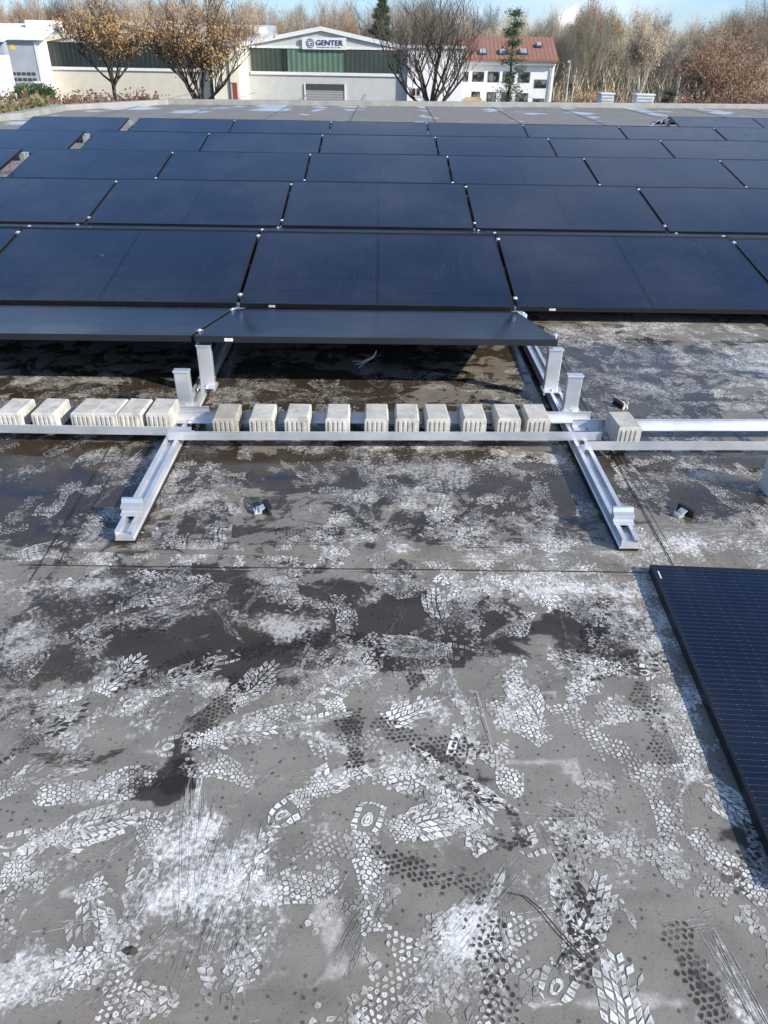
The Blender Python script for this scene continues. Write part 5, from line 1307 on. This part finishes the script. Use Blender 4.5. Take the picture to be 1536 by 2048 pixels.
for (px, Y, dz, row) in specs:
    if px < 560: ks = [0, 1, 3, 5, 0, 2, 3]
    elif px < 800: ks = [1, 5, 0, 3, 1]
    elif px < 1110: ks = [0, 1, 0, 4]
    elif px < 1400: ks = [0, 0, 1, 4, 2, 5]
    else: ks = [2, 0, 4, 2]
    kk = rd.choice(ks)
    if 530 < px < 575 and row == 1: kk = 4
    pi = kk*2+rd.randrange(2); src, lb, _ = protos[pi]
    if pi not in usedp: o = src; usedp[pi] = 1
    else: o = copy_tree(src)
    x, y, _ = on_y(px, 150, Y); top = on_y(px, skyline(px)+dz, Y)[2]
    gz = GZ+max(0, (Y-118))*.10; s = (top-gz)/(14.2 if px < 1150 else 13.0)
    o.location = (x, y, gz); o.scale = (s*rd.uniform(.8, 1.05), s*rd.uniform(.8, 1.05), s); o.rotation_euler = (0, 0, rd.uniform(0, 6.28))
    key = (lb, zoneof(px), row); counts[key] = counts.get(key, 0)+1; c = counts[key]-1
    depth = ['front edge', 'second rank', 'deeper in', 'at back'][row]
    tag(o, '%s %s, %s such from left, %s' % (lb, zoneof(px), ORD[c], depth), 'tree', 'leafless and autumn trees of the wood')
for i, (t, lb, _) in enumerate(protos):
    if i not in usedp:
        for ch in list(t.children): bpy.data.objects.remove(ch)
        bpy.data.objects.remove(t)
# undergrowth filling the foot of the wood
rd = random.Random(8); m = MB()
for i in range(26000):
    px = rd.uniform(-60, 1600); Y = rd.uniform(96, 150) if px > 1105 else rd.uniform(112, 150)
    x, y, _ = on_y(px, 150, Y); gz = GZ+max(0, Y-118)*.14; h_ = abs(rd.gauss(0, 2.2))+.4
    q = Vector((x, y, gz+rd.uniform(0, h_)))
    a = Vector((rd.uniform(-.6, .6), rd.uniform(-.6, .6), 1)).normalized(); b = Vector((rd.uniform(-1, 1), rd.uniform(-1, 1), 0)).normalized()*rd.uniform(.03, .10); l = rd.uniform(.5, 1.8)
    m.add([q-b, q+b, q+a*l], [(0, 1, 2)])
tag(m.build('undergrowth', LF_TAN), 'tangled brown undergrowth at the foot of the wood', 'undergrowth', None, 'stuff')

# shrubs left of the roof corner
def shrub(px, ytop, Y, w, seed, mat, label, n=500, name='shrub', thorn=True, group='shrubs beyond the left roof edge', ls=.06):
    H = ht(px, ytop, Y); root = empty(name, at_g(px, Y)); tag(root, label, 'shrub', group); rd = random.Random(seed); T = MB(); C = MB()
    for i in range(n//3):
        az = rd.uniform(0, 6.28); r = w*math.sqrt(rd.random())*.75; b0 = Vector((math.cos(az)*r*.5, math.sin(az)*r*.5, 0)); tp = Vector((math.cos(az)*r*1.2, math.sin(az)*r*1.2, H*rd.uniform(.72, 1.0)*(1-.18*(r/w)**2)))
        T.tube([b0, b0.lerp(tp, .5)+Vector((rd.gauss(0, .1), rd.gauss(0, .1), .1)), tp], [.025, .016, .006], 3, cap=False)
        for _ in range(3):
            q = b0.lerp(tp, rd.uniform(.5, .9)); T.tube([q, q+Vector((rd.uniform(-.5, .5), rd.uniform(-.5, .5), rd.uniform(.1, .6)))], [.012, .004], 3, cap=False)
        for _ in range(26):
            q = b0.lerp(tp, rd.uniform(.35, 1.0))+Vector((rd.gauss(0, .22), rd.gauss(0, .22), rd.gauss(0, .18))); a = Vector((rd.uniform(-1, 1), rd.uniform(-1, 1), rd.uniform(-1, 1))).normalized(); b = a.orthogonal()*.5; s = ls*rd.uniform(.6, 1.4)
            C.add([q-a*s, q+b*s, q+a*s, q-b*s], [(0, 1, 2, 3)])
    T.build('stems', BK_RED, root); C.build('foliage', mat, root)
SH = [(8, 172, 34, 1.9, LF_SHR, 'red-brown shrub at the left edge of the photo'), (40, 186, 30, 1.3, LF_SHG, 'yellowish green shrub low at the left'), (78, 188, 36, 1.5, LF_SHR, 'dark red-brown shrub below the green hedge'), (115, 190, 38, 1.6, LF_SHR, 'low reddish shrub left of the first orange tree'), (72, 206, 27, 1.0, LF_SHG, 'pale green grassy shrub close to the roof edge'),
      (160, 184, 42, 1.8, LF_SHR, 'reddish shrub in front of the beige wall'), (200, 186, 44, 1.6, LF_SHR, 'brown shrub at the foot of the first orange tree'), (262, 180, 44, 1.8, LF_SHR, 'rounded reddish shrub right of the first orange tree'), (296, 186, 44, 1.4, LF_SHR, 'low brown shrub near the bend of the roof edge'), (20, 205, 26, 1.2, LF_SHR, 'brown shrub right behind the roof edge at the left'), (104, 206, 29, .9, LF_SHG, 'small yellowish tuft by the roof edge')]
for i, (px, yt, Y, w, mt_, lb) in enumerate(SH): shrub(px, yt, Y, w, 300+i, mt_, lb, 620, ls=.09)
# clipped hedge in front of the shed
rd = random.Random(4); m = MB(); X, Y, _ = on_y(68, 170, 60); H = ht(68, 168, 60)
root = empty('green_hedge', (X, Y, GZ)); tag(root, 'dark green clipped hedge in front of the white shed', 'hedge')
for i in range(6000):
    q = Vector((rd.uniform(-1.3, 1.3), rd.uniform(-.6, .6), H*rd.random()**.6*rd.uniform(.9, 1.02))); a = Vector((rd.uniform(-1, 1), rd.uniform(-1, 1), rd.uniform(-1, 1))).normalized(); b = a.orthogonal()*.5; s = .07
    m.add([q-a*s, q+b*s, q+a*s, q-b*s], [(0, 1, 2, 3)])
m.build('foliage', LF_HED, root); MB().box(-1.15, 1.15, -.45, .45, 0, H*.9).build('inner_growth', LF_HED, root)
# bare hedge at right foot of the wood
for i, (px, yt, Y, w, lb) in enumerate([(1510, 168, 58, 3.0, 'dark bare hedge at the right edge under the red-brown tree'), (1470, 186, 60, 2.0, 'low dark bush below the red-brown tree'), (1180, 188, 80, 2.0, 'low brown bush behind the left cabinet'), (1390, 190, 70, 1.6, 'small dark bush left of the red-brown tree trunk')]):
    shrub(px, yt, Y, w, 400+i, LF_RED if i < 2 else LF_BR, lb, 900, group='low bushes along the wood edge', ls=.08)
